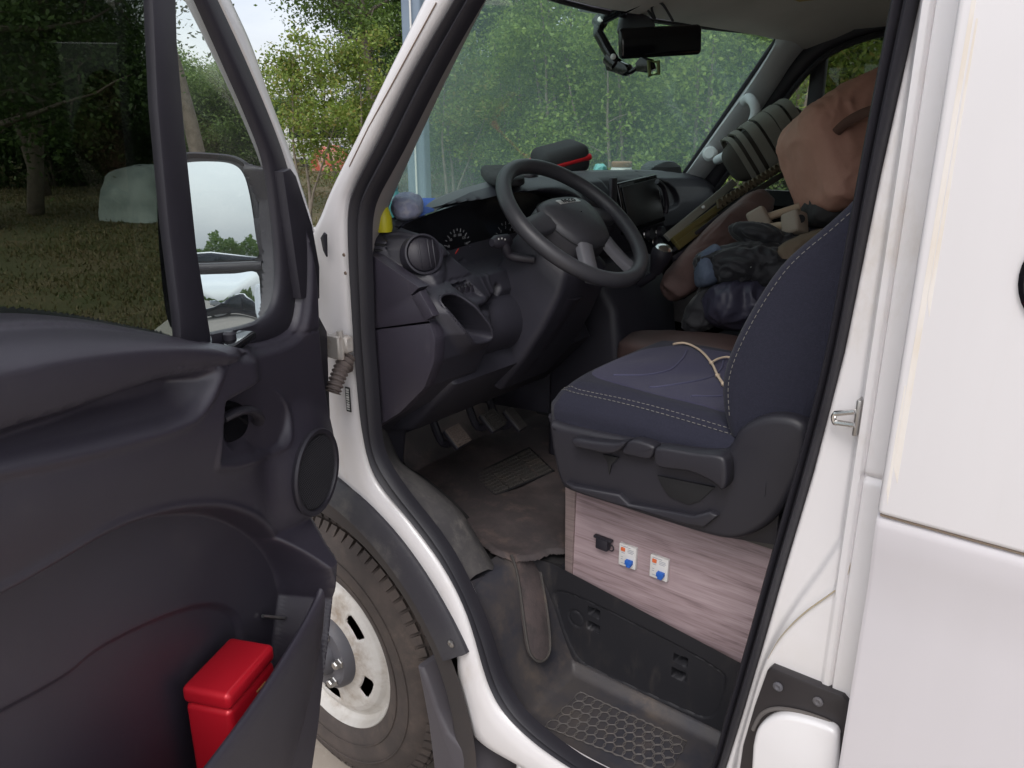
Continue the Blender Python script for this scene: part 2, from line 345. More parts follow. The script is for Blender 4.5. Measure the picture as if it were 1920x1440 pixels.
for i in range(len(Iw)):
    row = []
    for t, y in prof:
        p = Iw[i]*(1-t)+Ow[i]*t; row.append((p[0], y, p[2]))
    secs.append(row)
loft('door_opening_frame', secs, m_whitegrimy, van, angle=60)
seam = [py(u, v, -.001) for u, v in [(818, 5), (780, 75), (735, 158), (690, 240), (655, 312)]]
tube('pillar_seam', seam, .0012, M('seam_sealer', (.20, .14, .11), .8), van, seg=6)
SIN = [(945, -75), (900, 0), (852, 83), (801, 179), (747, 287), (715, 345), (695, 386), (690, 425), (690, 470), (693, 560), (695, 632), (702, 720), (708, 805), (714, 848), (736, 889), (768, 934), (806, 981),
       (832, 1015), (875, 1092), (916, 1190), (942, 1277), (977, 1334), (1022, 1376), (1100, 1432), (1190, 1484), (1300, 1545)]
BOUT = [(1300, 1570), (1360, 1440), (1391, 1342), (1432, 1204), (1473, 1060), (1525, 885), (1583, 660), (1650, 330), (1724, 0), (1765, -170)]
BIN = [(1270, 1555), (1334, 1440), (1362, 1342), (1402, 1204), (1442, 1060), (1492, 885), (1551, 660), (1611, 330), (1673, 0), (1707, -170)]
def xz(L_, y): return [tuple(py(u, v, y)[[0, 2]]) for u, v in L_]
outl = xz([a for a, b in PAIR][:-1], .02) + [(-.53, .478), (-.44, .497), (-.41, .545)] + xz(BOUT[1:], .03)
innl = xz(SIN[:-1], .03) + [(-.545, .505), (-.468, .525), (-.44, .57)] + xz(BIN[1:], .03)
So = resample(catmull(outl, 10), 260); Si = resample(catmull(innl, 10), 260)
# match the inner line to the nearest outer point in order
def pairup(So, Si):
    out = []; j = 0
    for p in So:
        k = min(range(j, min(j+14, len(Si))), key=lambda q: (Si[q][0]-p[0])**2+(Si[q][1]-p[1])**2); j = k; out.append(Si[k])
    out = np.array(out); k = np.ones(7)/7
    for c in (0, 1): out[3:-3, c] = np.convolve(out[:, c], k, 'valid')
    return out
Sm = pairup(So, Si)
sprof = [(-.02, .04), (.0, .012), (.10, -.001), (.26, -.006), (.42, .0), (.50, .016), (.56, .018), (.64, .003), (.80, -.001), (.92, .004), (1.0, .016), (1.0, .03)]
loft('door_seal', [[(So[i][0]*(1-t)+Sm[i][0]*t, y+.012, So[i][1]*(1-t)+Sm[i][1]*t) for t, y in sprof] for i in range(len(So))], m_seal, van, angle=70)
# interior pillar trim just behind the seal (front pillar, pale), runs to the windscreen edge
def ws_edge(z): return -1.362-(1.541-z)*.686
tr = []
for u, v in [(905, -60), (898, 0), (850, 83), (799, 179), (745, 287), (713, 345), (693, 390), (689, 440), (690, 482)]:
    p = py(u, v, .045); zz = p[2]
    q = A_([ws_edge(zz)+.03, .20, zz]); mid = (p+q)/2+A_([.035, .0, .015])
    tr.append([tuple(p+A_([-.005, .03, 0])*0), tuple(p*.8+mid*.2+A_([.004, 0, .002])), tuple(mid), tuple(mid*.3+q*.7+A_([.012, 0, .004])), tuple(q)])
loft('pillar_trim', tr, m_trimpink, van, angle=70)
# front pillar outer return towards the windscreen
fr = []
for (a, b) in PAIR[:7]:
    p = py(*b, .0); q = A_([ws_edge(p[2])-.01, .19, p[2]])
    fr.append([(p[0], .02, p[2]), (p[0]-.05, .05, p[2]-.005), ((p[0]+q[0])/2-.03, .12, p[2]), tuple(q)])
loft('pillar_outer_face', fr, m_white, van, angle=70)
# -------- rear pillar of the cab (between the seal and the box body)
bz = np.linspace(.40, 2.12, 330); bx = np.linspace(-.44, -.178, 92)
xb_z, xb_x = zip(*sorted((z, x) for x, z in xz(BOUT, .03)))
bul = [tuple(py(u, v, .012)[[0, 2]]) for u, v in [(1612, 985), (1584, 1003), (1556, 1042), (1530, 1080), (1490, 1135), (1443, 1214), (1405, 1330), (1372, 1440)]]
bul = list(map(tuple, catmull(bul, 6))) + [(-.37, .3), (-.1, .3), (-.1, bul[0][1])]
bul2 = [tuple(py(u, v, .008)[[0, 2]]) for u, v in [(1596, 1050), (1582, 1092), (1556, 1115), (1505, 1152), (1462, 1196), (1425, 1260), (1385, 1400)]]
bul2 = list(map(tuple, catmull(bul2, 6))) + [(-.36, .3), (-.1, .3), (-.1, bul2[0][1])]
def fB(x, z):
    xb = np.interp(z, xb_z, xb_x)
    y = .024+0*x
    y -= .011*sst(.004, -.004, sdf(bul, x, z)); y -= .011*sst(.006, -.006, sdf(bul2, x, z))
    y = np.minimum(y, .024-.026*sst(-.252, -.241, x)) if True else y
    y += .007*np.exp(-((x+.2300)/.0016)**2)                      # vertical seam
    hz = 1.262; y += .006*np.exp(-((z-hz)/.004)**2)*sst(-.2315, -.2295, x)
    y += .05*sst(.004, -.012, x-xb)
    return y
hfield('rear_door_pillar', bx, bz, fB, lambda x, z, h: np.stack([x, h, z], -1), m_whitegrimy, van, keep=lambda x, z: x > np.interp(z, xb_z, xb_x)-.018, angle=60)
tube('crease_dirt', [py(u, v, .0035) for u, v in [tuple(q) for q in catmull([(1598, 1046), (1584, 1090), (1558, 1113), (1507, 1150), (1464, 1194), (1440, 1235)], 6)]], [.0006+.0016*math.sin(3.14*i/30)**2 for i in range(31)], M('crease_dirt', (.42, .35, .24), .9), van, seg=6, flat=.5)
# -------- box body of the camper
box('upper_side_panel', (3.9, .045, 1.55), (-.19+1.95, -.0635, 1.2545+.775), m_boxwall, van, r=.007, seg=3)
yz = [(-.02, 1.2515), (-.074, 1.2515), (-.080, 1.246), (-.081, 1.235), (-.077, 1.20), (-.070, 1.155), (-.069, 1.10), (-.071, .62), (-.066, .55), (-.02, .54)]
xs = [-.188, -.190, -.184, 3.71]
loft('lower_side_panel', [[(x, y+(.010 if i in (0,) else 0.004 if i == 1 else 0), z) for y, z in yz] for i, x in enumerate(xs)], M('lower_box_panel', (.655, .625, .65), .32, coat=.3, var=(1.2, (.61, .585, .60), .35, .75, (2.2, 2.2, .35)), dust=(5, (.50, .43, .36), .64, .9, .5, (3, 3, .5))), van, angle=50)
slab('lower_panel_edge', [(-.187, y+.012, z) for y, z in yz], (.02, 0, 0), m_boxwall, van, bev=0)
box('front_box_wall', (.04, 1.98, 2.2), (-.155, .93, 1.70+.55), m_boxwall, van, r=.006)
box('roof_panel', (3.95, 2.0, .05), (1.76, .93, 2.82), m_boxwall, van, r=.01)
box('far_side_panel', (3.9, .045, 2.2), (1.76, 1.95, 1.70), m_boxwall, van, r=.007)
box('rear_panel', (.045, 1.98, 2.2), (3.70, .93, 1.70), m_boxwall, van, r=.007)
box('underfloor', (3.8, 1.9, .08), (1.76, .93, .58), m_deep, van, r=0)
tube('panel_seam_shade_dirt', [(-.186, -.0795, 1.2530), (3.6, -.0795, 1.2530)], .0022, M('seam_shade_dirt', (.22, .17, .13), .9), van, seg=6)  # dark brown strip: painted seam shadow together with the dirt in it
m_streak = M('tan_streak', (.66, .60, .53), .5, var=(30, (.70, .66, .62), .4, .65, (1, 1, .3)))
for x_, z0_, z1_, w_s in ((-.1755, 1.30, 1.98, .0035), (-.170, 1.50, 1.80, .0022), (-.1805, 1.27, 1.42, .0018)): slab('rust_streak', [(x_-w_s, -.0863, z0_+.02), (x_+w_s, -.0863, z0_), (x_+w_s*.5, -.0863, z1_), (x_-w_s*.4, -.0863, z1_)], (0, .0006, 0), m_streak, van, bev=0)
# round hatch on the side, its edge just enters the picture
lathe('side_hatch', [(.062, 0), (.062, .005), (.057, .008), (.05, .005), (.0, .004)], (-.0305, -.0855, 1.557), (0, -1, 0), m_gloss, van, scale=(1, 1))
# striker
st = MB(); a = py(1566, 776, .006); b = py(1604, 772, -.006); c = py(1604, 797, -.006); d = py(1566, 792, .006)
st.tube(catmull([b, a*.85+b*.15, a, (a+d)/2+A_([-.002, 0, 0]), d, d*.85+c*.15, c], 6), .0038, seg=8)
st.build('door_striker', m_chrome, van)
box('striker_base', (.006, .02, .05), tuple((b+c)/2+A_([.001, .01, -.0])), m_steel, van, r=.002)
# black hinge plate and white hinge cover on the rear pillar
hp = [py(u, v, -.012) for u, v in [(1438, 1258), (1446, 1252), (1580, 1306), (1590, 1318), (1577, 1500), (1378, 1500), (1392, 1400), (1414, 1325)]]
hplate = slab('step_bracket_plate', hp, (0, .02, 0), M('worn_black_paint', (.022, .019, .021), .4, dust=(25, (.14, .11, .10), .6, .85, .6)), van, bev=.003)
for u, v in [(1459, 1287), (1534, 1315)]:
    p = py(u, v, -.013); lathe('bolt', [(.0075, 0), (.0075, .002), (.0045, .0035), (.002, .0025), (0, .0015)], tuple(p), (0, -1, 0), m_hub, hplate, seg=16)
hc = [py(u, v, -.03) for u, v in [(1408, 1440), (1410, 1400), (1418, 1370), (1438, 1350), (1465, 1343), (1500, 1348), (1545, 1362), (1564, 1372), (1570, 1384), (1566, 1500), (1404, 1500)]]
slab('step_bracket_cover', catmull(hc[1:-2], 4).tolist()+[tuple(hc[-2]), tuple(hc[-1])], (0, .022, 0), m_white, van, bev=.007, seg=3, angle=60)
tube('cover_groove', catmull([py(u, v, -.014) for u, v in [(1412, 1368), (1428, 1340), (1455, 1329), (1500, 1335), (1550, 1352), (1566, 1364)]], 6), .0035, m_tread, van, seg=8)
# -------- wheel
WC = A_([-1.455, .03, .403]); AC = A_([-1.447, 0, .370])
wheel = lathe('front_wheel', [(.205, .10), (.216, .022), (.226, .008), (.245, .0), (.285, -.012), (.318, -.008), (.350, .006), (.367, .028), (.374, .045), (.374, .19), (.358, .21), (.28, .23), (.2, .2)], (WC[0], WC[1], WC[2]), (0, 1, 0), m_rubber, van, seg=120, angle=60)
wheel['label'] = 'dusty front tyre on a white steel rim'
tb = MB()
for k in range(84):
    a = 2*math.pi*k/84
    for j, yo in enumerate((.034, .085, .135)):
        aa = a+(j % 2)*.037; rr = .375
        cx = WC[0]+rr*math.cos(aa); cz = WC[2]+rr*math.sin(aa)
        rot = Matrix.Rotation(-aa+math.pi/2, 3, 'Y')
        tb.box((.0195, .040, .009), (cx, WC[1]+yo+.015, cz), rot, r=0)
for k in range(78):
    a = 2*math.pi*k/78; rr = .3610; tb.box((.021, .010, .026), (WC[0]+rr*math.cos(a), WC[1]+.016, WC[2]+rr*math.sin(a)), Matrix.Rotation(-a+math.pi/2, 3, 'Y') @ Matrix.Rotation(R(-28), 3, 'X'), r=0)
tb.build('tread_blocks', m_rubber, wheel, smooth=False)
for rr, hh in ((.262, -.0085), (.306, -.0125)):
    tube('sidewall_ring', [(WC[0]+rr*math.cos(a), WC[1]+hh+.0015, WC[2]+rr*math.sin(a)) for a in np.linspace(0, 2*math.pi, 97)[:-1]], .0022, m_rubber, wheel, closed=True, seg=6)
SL0 = R(46.5)
def slot(r, a):
    d = 1e9+0*r
    for k in range(5):
        c = SL0-k*2*math.pi/5; da = (a-c+math.pi) % (2*math.pi)-math.pi
        qx = np.abs(da*.140)-.024; qy = np.abs(r-.140)-.0085
        d = np.minimum(d, np.hypot(np.maximum(qx, 0), np.maximum(qy, 0))+np.minimum(np.maximum(qx, qy), 0)-.007)
    return d
def frim(r, a):
    y = np.interp(r, [0, .06, .090, .100, .112, .140, .166, .180, .190, .202, .212, .221, .224], [-.010, -.010, -.008, .002, .008, .010, .012, .018, .030, .036, .026, .003, .008])
    return y + .006*sst(.006, -.002, slot(r, a))
ra = np.r_[np.linspace(.09, .224, 76)]; aa = np.linspace(0, 2*math.pi, 301)
hfield('wheel_rim', ra, aa, frim, lambda r, a, h: np.stack([WC[0]+r*np.cos(a), WC[1]+h+.004, WC[2]+r*np.sin(a)], -1), m_rim, wheel, keep=lambda r, a: slot(r, a) > .002, angle=60)
lathe('slot_shade_disc', [(0, .085), (.20, .085), (.20, .10)], tuple(WC), (0, 1, 0), M('slot_shade_black', (.012, .011, .011), .8), wheel)  # black disc added behind the rim slots to paint the shade inside them
lathe('hub_cap', [(0, -.050), (.042, -.048), (.050, -.036), (.054, -.022), (.088, -.020), (.098, -.010), (.102, .012)], tuple(WC), (0, 1, 0), m_hub, wheel, seg=60, angle=40)
for k in range(6):
    a = R(8)+k*math.pi/3; p = (WC[0]+.074*math.cos(a), WC[1]-.020, WC[2]+.074*math.sin(a))
    lathe('wheel_nut', [(.0145, 0), (.0145, -.004), (.012, -.006), (.012, -.017), (.009, -.020), (0, -.020)], p, (0, 1, 0), m_steel, wheel, seg=6, angle=25)
lathe('brake_drum_ring', [(.205, .05), (.212, .03), (.216, .05)], tuple(WC), (0, 1, 0), m_rusty, wheel, seg=80)
# far front wheel (shares nothing visible, but the van stands on it)
lathe('wheel', [(.0, .0), (.2, 0), (.245, -.01), (.32, .0), (.376, .03), (.376, .19), (.2, .2)], (WC[0], 1.62, WC[2]), (0, 1, 0), m_rubber, van, seg=60)
for xx in (2.05,):
    for yy in (.03, 1.62): lathe('wheel', [(.0, .0), (.2, 0), (.245, -.01), (.32, .0), (.376, .03), (.376, .19), (.2, .2)], (xx, yy, WC[2]), (0, 1, 0), m_rubber, van, seg=60)
# -------- wheel arch: flare, liner, fender
def arc(r, a0, a1, n, y): return [(AC[0]+r*math.cos(R(a)), y, AC[2]+r*math.sin(R(a))) for a in np.linspace(a0, a1, n)]
fl = []
for a in np.linspace(29.5, 186, 70):
    ca, sa = math.cos(R(a)), math.sin(R(a)); row = []
    for r, y in [(.590, .012), (.590, -.008), (.584, -.015), (.566, -.020), (.545, -.030), (.536, -.031), (.531, -.024), (.530, -.008)]:
        row.append((AC[0]+r*ca, y, AC[2]+r*sa))
    fl.append(row)
flare = loft('arch_flare', fl, m_flare, van, angle=40)
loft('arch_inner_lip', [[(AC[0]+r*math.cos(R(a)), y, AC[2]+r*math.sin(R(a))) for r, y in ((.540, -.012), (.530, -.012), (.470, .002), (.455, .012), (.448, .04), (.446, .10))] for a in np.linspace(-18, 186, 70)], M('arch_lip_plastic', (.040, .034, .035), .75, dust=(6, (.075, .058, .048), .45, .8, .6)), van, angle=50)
p = arc(.571, 32.5, 32.5, 1, -.0195)[0]
lathe('screw', [(.0085, 0), (.0085, -.002), (.005, -.004), (.002, -.003), (0, -.002)], p, (0, 1, 0), m_steel, flare, seg=14)
ln = [[(AC[0]+r*math.cos(R(a)), y, AC[2]+r*math.sin(R(a))) for r, y in ((.456, .05), (.452, .10), (.445, .27), (.2, .28))] for a in np.linspace(-30, 190, 40)]
loft('wheel_arch_liner', ln, M('arch_liner', (.018, .017, .018), .8, dust=(8, (.08, .065, .05), .5, .85, .6)), van)
# lower end of the arch and the mud flap behind the wheel
mf = [py(u, v, .0) for u, v in [(783, 1248), (793, 1252), (806, 1282), (822, 1330), (842, 1375), (868, 1402), (905, 1480), (900, 1560), (822, 1560), (814, 1440), (803, 1350), (792, 1290)]]
slab('mud_flap', [A_(q)-A_([0, .004, 0]) for q in mf], (0, .16, 0), M('mud_flap_plastic', (.075, .068, .078), .6, dust=(8, (.14, .12, .11), .5, .85, .4), bump=(200, .15)), van, bev=.01, seg=3, angle=50)
fp = [(-1.30, .012, 1.50), (-1.36, .012, 1.50), (-1.60, .012, 1.36), (-1.95, .012, 1.24), (-2.22, .012, 1.10), (-2.33, .012, .98), (-2.37, .012, .72), (-2.36, .012, .42), (-2.02, .012, .40)] + [(x, .012, z) for x, y, z in arc(.583, 178, 75, 34, 0)] + [(-1.29, .012, .93)]
slab('front_fender', fp, (0, .05, 0), m_white, van, bev=.006)
slab('far_front_fender', [(x, 1.80, z) for x, y, z in fp], (0, .05, 0), m_white, van, bev=.006)
hood = []
for y in np.linspace(.04, 1.82, 15):
    k = 1-((y-YC)/.9)**2; hood.append([(-1.50-.20*k, y, 1.36+.05*k), (-1.9-.12*k, y, 1.26+.05*k), (-2.24-.12*k, y, 1.10+.03*k), (-2.34-.14*k, y, .97), (-2.37-.15*k, y, .72), (-2.36-.17*k, y, .60), (-2.36-.17*k, y, .36)])
loft('bonnet_and_nose', hood, m_white, van, angle=50)
# sill below the door and cab roof
box('sill_panel', (.86, .06, .20), (-.40, .045, .365), m_whitegrimy, van, r=.02, seg=3)
roof = []
for y in np.linspace(.02, 1.84, 17):
    k = 1-((y-YC)/.92)**2; kk = k**.35
    roof.append([(-1.06-.13*k, y, 1.93+.07*kk), (-1.02-.12*k, y, 2.00+.075*kk), (-.7, y, 2.06+.10*kk), (-.16, y, 2.06+.13*kk)])
loft('cab_roof', roof, m_white, van, angle=60)
# door check link, hinge and wiring gaiter on the front pillar
hg = MB(); p = py(640, 643, -.012); hg.box((.055, .022, .035), tuple(p), None, r=.004); q = py(618, 648, -.03); hg.box((.07, .012, .05), tuple(q), None, r=.003)
hg.tube([p+A_([.012, -.012, -.03]), p+A_([.012, -.012, .03])], .007, seg=10)
hg.build('door_hinge', M('hinge_steel', (.50, .47, .44), .5, .2, dust=(30, (.22, .12, .07), .45, .8, .8)), van)
gt = catmull([py(652, 668, .0), py(641, 690, -.022), py(632, 712, -.04), py(624, 735, -.055)], 12)
tube('wiring_gaiter', gt, [.0155+.0028*math.sin(i*1.6) for i in range(len(gt))], M('gaiter_rubber', (.16, .13, .12), .7), van, seg=16)
lathe('gaiter_collar', [(.026, 0), (.026, -.006), (.018, -.012)], tuple(py(650, 676, .004)), (0.2, 1, .2), M('gaiter_collar', (.08, .06, .055), .7), van, seg=20)
sp = py(653, 749, -.0035); stick = box('chassis_sticker', (.014, .002, .055), tuple(sp), m_dark, van, r=0)
for k in range(9): box('sticker_mark', (.0085, .001, .0022+.0012*(k % 3)), (sp[0], sp[1]-.0013, sp[2]-.022+k*.0055), m_print, stick, r=0)
# triangular hinge cover at the top of the pillar, dark body screw
slab('pillar_corner_cap', [py(u, v, -.02) for u, v in [(600, 446), (606, 436), (610, 440), (611, 482), (605, 470)]], (0, .006, 0), m_black, van, bev=.002)
for u, v in [(645, 478), (648, 512)]: lathe('panel_dot', [(.004, 0), (.003, -.002), (0, -.002)], tuple(py(u, v, .0)), (0, 1, 0), m_rusty, van, seg=10)
# ================================================================== driver door (opened 66 degrees)
TH = R(66); DH = A_([-1.30, -.03, 0]); Dd = A_([math.cos(TH), -math.sin(TH), 0]); Dn = A_([math.sin(TH), math.cos(TH), 0])
def dp(u, v, w_):
    p = pp(u, v, DH+Dn*w_, Dn); return ((p-DH)@Dd, p[2])
def D(s, w_, z): return DH + Dd*s + Dn*w_ + A_([0, 0, z])
def DA(s, z, w_): return DH + s[..., None]*Dd + w_[..., None]*Dn + z[..., None]*A_([0, 0, 1.])
def dl(L_, w_, n=6, closed=False): return [tuple(q) for q in catmull([dp(u, v, w_) for u, v in L_], n, closed)]
DROT = Matrix(((Dd[0], Dn[0], 0), (Dd[1], Dn[1], 0), (0, 0, 1)))
# outline of the trim: belt line, mirror corner, front edge, wheel-arch cut
belt = dl([(-420, 640), (-200, 612), (0, 600), (100, 598), (200, 607), (300, 625), (380, 641)], .055)
sail = dl([(400, 652), (470, 646), (532, 628), (558, 592), (564, 480), (556, 380), (546, 322)], .055)
edge = dl([(548, 318), (585, 420), (604, 520), (610, 640), (621, 740), (638, 850)], .07) + dl([(643, 925)], .09, 1) if False else dl([(548, 318), (585, 420), (604, 520), (610, 640), (621, 740), (636, 840), (641, 890)], .07)
low = [(.175, 1.035), (.235, 1.005), (.262, .96), (.285, .88), (.325, .78), (.385, .66), (.445, .56), (.52, .47), (.62, .41), (1.06, .40), (1.08, 1.2)]
OUT = belt + sail + edge + low
crease = np.array(dl([(-420, 790), (-200, 740), (0, 702), (100, 681), (200, 666), (300, 657), (395, 655), (425, 664)], .115))
barb = np.array(sorted(dl([(-420, 930), (-200, 850), (0, 788), (120, 755), (210, 724), (290, 698), (345, 690), (400, 684), (420, 676)], .085)))
belt_a = np.array(sorted(belt)); crease_a = np.array(sorted(map(tuple, crease)))
REC = dl([(-420, 760), (-200, 722), (0, 690), (100, 676), (200, 664), (300, 656), (395, 656), (413, 672), (404, 708), (374, 766), (328, 797), (200, 833), (60, 864), (-200, 915), (-420, 990)], .108, 6, True)
HB = dl([(398, 712), (450, 708), (510, 722), (548, 760), (550, 800), (535, 838), (480, 860), (412, 872), (395, 850)], .085, 5, True)
HLR = [dp(u, v, .085) for u, v in [(380, 872), (412, 872), (480, 860), (535, 838), (551, 800), (550, 765)]]
HP = dl([(398, 744), (436, 738), (466, 756), (476, 790), (466, 822), (440, 845), (402, 850)], .06, 5, True)
HPS = [tuple(q) for q in (A_(HP)-A_(HP).mean(0))*A_([.72, .80])+A_(HP).mean(0)+A_([.012, .008])]
ARC = dl([(-420, 1330), (-200, 1180), (0, 1076), (150, 992), (250, 960), (330, 948), (400, 952), (460, 978), (505, 1018), (528, 1060), (540, 1110)], .05)
ARC = ARC + [(.33, .80), (.36, .72), (.42, .60), (.5, .50), (.62, .43), (1.04, .43), (1.06, .9)]
AR2 = dl([(-420, 1500), (-100, 1380), (110, 1272), (180, 1218), (250, 1180), (320, 1150), (375, 1134), (412, 1136), (440, 1152), (452, 1180)], .035) + [(.45, .62), (.55, .5), (.9, .45), (1.05, .6)]
SPK = A_(dp(597, 885, .10))
HOLE = dl([(522, 1036), (560, 1062), (592, 1094), (600, 1110)], .13)
LIPS = [tuple(q) for q in catmull([(.350, .922), (.375, .910), (.435, .896), (.52, .883), (.60, .874), (.72, .866), (.88, .862), (1.02, .870)], 8)]
def fdoor(s, z):
    zb = np.interp(s, belt_a[:, 0], belt_a[:, 1]); zc = np.interp(s, crease_a[:, 0], crease_a[:, 1])
    w_ = np.full(s.shape, .070)
    armw = .122
    zk = np.interp(s, barb[:, 0], barb[:, 1])
    arm_mask = sst(.34, .43, s)                      # the armrest fades into the front corner
    roll = np.clip((zb-z)/(zb-zc+1e-6), 0, 1)
    top = .046+(armw-.046)*(.25*roll+.75*np.sin(roll*math.pi/2))
    face = armw-.014*np.clip((zc-z)/(zc-zk+1e-6), 0, 1)**2
    arm = np.where(z > zc, top, face)
    low_ = .112-.030*sst(.0, .16, zk-.07-z)
    w_ = w_*(1-arm_mask)+np.where(z > zk, arm, low_)*arm_mask
    # scooped grip recess below the armrest bar: floor slopes out to the rim
    d = sdf(REC, s, z); inn = sst(.002, -.014, d)*sst(-.004, .020, zk-z)
    depth_ = np.clip(-d/.085, 0, 1)
    fl_ = .110-.074*depth_**.8
    w_ = w_*(1-inn)+np.minimum(fl_, w_)*inn
    w_ = w_ + .005*np.exp(-((d-.004)/.007)**2)*sst(.36, .42, s)*sst(.01, .04, zc-z+.03*(s < .46))
    # handle bowl (sharp lower rim) and pocket
    dh = sdf(HB, s, z); zh = A_(dp(470, 715, .085))[1]
    ramp_ = np.clip(ldist(HLR, s, z)/.105, 0, 1)          # floor rises outwards to the lower and front rim
    w_ = w_ - .062*ramp_**.85*sst(.002, -.012, dh)*sst(zh+.010, zh-.030, z) + .004*np.exp(-((dh-.003)/.006)**2)*sst(zh-.03, zh-.09, z)
    kp_ = sst(.003, -.009, sdf(HPS, s, z)); w_ = w_ - .022*kp_
    # speaker swell
    r = np.hypot(s-SPK[0], z-SPK[1]); w_ = w_ + .026*sst(.145, .05, r); w_ = np.where(r < .088, np.minimum(w_, .092+.006*sst(.078, .088, r)), w_)
    # swelling towards the door pocket at the front
    bulge = sst(1.05, .955, z)*sst(.30, .24, s-.45*sst(.9, .5, z)*.5)
    w_ = np.maximum(w_, .070+(.152-.070)*np.clip((1.018-z)/.078, 0, 1)**.9*sst(.55, .34, s))
    # recessed lower panel (back wall of the pocket)
    da = sdf(ARC, s, z); w_ = w_*(1-sst(.002, -.014, da))+(.038+.012*sst(-.02, -.2, da)*0)*sst(.002, -.014, da)
    w_ = w_ + .004*np.exp(-((da-.006)/.006)**2)*sst(.95, 1.1, z)
    w_ = w_ - .010*sst(.004, -.008, sdf(AR2, s, z))
    # seam between mirror corner and panel
    dd = ldist([dp(u, v, .075) for u, v in [(520, 640), (560, 628), (608, 618)]], s, z); w_ = w_ - .003*np.exp(-(dd/.0018)**2)
    # rounded outline
    do = sdf(OUT, s, z); w_ = w_ - .012*sst(-.022, -.004, do) - .075*sst(-.004, .010, do)
    return w_
door = hfield('driver_door', np.arange(-.03, 1.10, .0031), np.arange(.36, 1.66, .0031), fdoor, lambda s, z, h: DA(s, z, h), m_panel, van, keep=lambda s, z: sdf(OUT, s, z) < .008, angle=75)
door['label'] = 'wide open driver door with dark trim panel and tinted window'
# pocket front wall with a rounded lip
L_ = np.array(LIPS); wal = []
for s, zt in L_:
    w0 = .150+.012*math.sin(min(1, (s-.34)/.3)*math.pi/2)-.05*max(0, (s-.9)/.12)**2
    zb = max(.40, np.interp(s, [.34, .385, .445, .52, .62, 1.1], [.76, .66, .56, .47, .41, .41]))
    wal.append([tuple(D(s, w0-.012, zb)), tuple(D(s, w0-.010, zt-.02)), tuple(D(s, w0-.010, zt-.006)), tuple(D(s, w0-.005, zt)), tuple(D(s, w0+.001, zt-.001)), tuple(D(s, w0+.004, zt-.007)), tuple(D(s, w0+.004, zt-.03)), tuple(D(s, w0+.004-.01, (zt+zb)/2)), tuple(D(s, w0-.04, zb))])
loft('door_pocket_wall', wal, m_panel, door, angle=60)
mkp = [D(s, w_, z) for s, w_, z in [(.36, .03, .45), (.36, .14, .62), (1.04, .14, .45), (1.04, .03, .45), (.52, .12, .46)]]
slab('door_pocket_floor', [D(.52, .03, .60), D(.52, .15, .60), D(1.03, .15, .60), D(1.03, .03, .60)], (0, 0, .008), m_deep, door, bev=0)
# speaker
spo = D(SPK[0], .094, SPK[1])
lathe('speaker_ring', [(.079, -.006), (.083, .004), (.080, .008), (.073, .007), (.070, .0)], tuple(spo), tuple(Dn), m_black, door, seg=56)
bm = MB(); lathe('speaker_grille', [(.0, .006), (.04, .0055), (.071, .002)], tuple(spo), tuple(Dn), m_deep, door, seg=48)
dots = MB()
for i in range(-15, 16):
    for j in range(-17, 18):
        a, b = (i+.5*(j % 2))*.0046, j*.0040
        if a*a+b*b < .068**2:
            c = D(SPK[0]+a, .0985+.003*(1-(a*a+b*b)/.0046), SPK[1]+b); dots.add([c+Dd*.0016, c+A_([0, 0, .0016]), c-Dd*.0016, c-A_([0, 0, .0016]), c+Dn*.0014], [(0, 1, 4), (1, 2, 4), (2, 3, 4), (3, 0, 4)])
g = dots.build('grille_mesh', m_black, door, smooth=False); g['kind'] = 'stuff'
# inner door handle lever
hc_ = A_(HPS).mean(0)
def wdoor(a, b): return float(fdoor(np.array([a]), np.array([b]))[0])
cupo = [tuple(q) for q in (A_(HPS)-hc_)*.80+hc_]; wc_ = max(wdoor(*q) for q in cupo)
slab('handle_cup', [D(q[0], wdoor(*q)+.0015, q[1]) for q in cupo], tuple(Dn*.001), m_gloss, door, bev=0)
hl = [D(hc_[0]+a, wdoor(hc_[0], hc_[1])+b, hc_[1]+c_) for a, b, c_ in [(.045, .010, .022), (.02, .022, .026), (-.01, .024, .016), (-.035, .018, -.004), (-.045, .008, -.018)]]
tube('inner_handle', catmull(hl, 6), .010, m_black, door, seg=10, flat=.7)
# window switch pod on the belt and small tabs
a = dp(452, 648, .075); box('switch_pod', (.085, .035, .014), tuple(D(a[0], .062, a[1]+.002)), m_gloss, door, rot=DROT @ Matrix.Rotation(R(8), 3, 'Y'), r=.006, seg=3)
a = dp(436, 633, .06); lathe('lock_button', [(.010, 0), (.010, .018), (.006, .022), (0, .022)], tuple(D(a[0], .055, a[1]-.012)), (0, 0, 1), m_black, door, seg=16)
for (u, v, ww) in [(213, 690, .104), (330, 672, .106)]:
    a = dp(u, v, ww); lathe('screw_cover', [(.014, -.003), (.0145, .001), (.012, .0025), (0, .0025)], tuple(D(a[0], ww+.006, a[1])), tuple(Dn), m_panel, door, seg=20)
a = dp(345, 708, .05); slab('grip_slot', [D(*(lambda q: (q[0], .048, q[1]))(dp(u, v, .05))) for u, v in [(305, 706), (325, 696), (360, 694), (384, 700), (380, 714), (350, 722), (315, 722)]], tuple(Dn*.006), m_deep, door, bev=.002)
# bright latch pin inside the pocket
a = dp(497, 1156, .05); b = dp(534, 1160, .06)
tube('pocket_clip', [D(a[0], .045, a[1]), D(b[0], .06, b[1])], .0035, m_steel, door, seg=8)
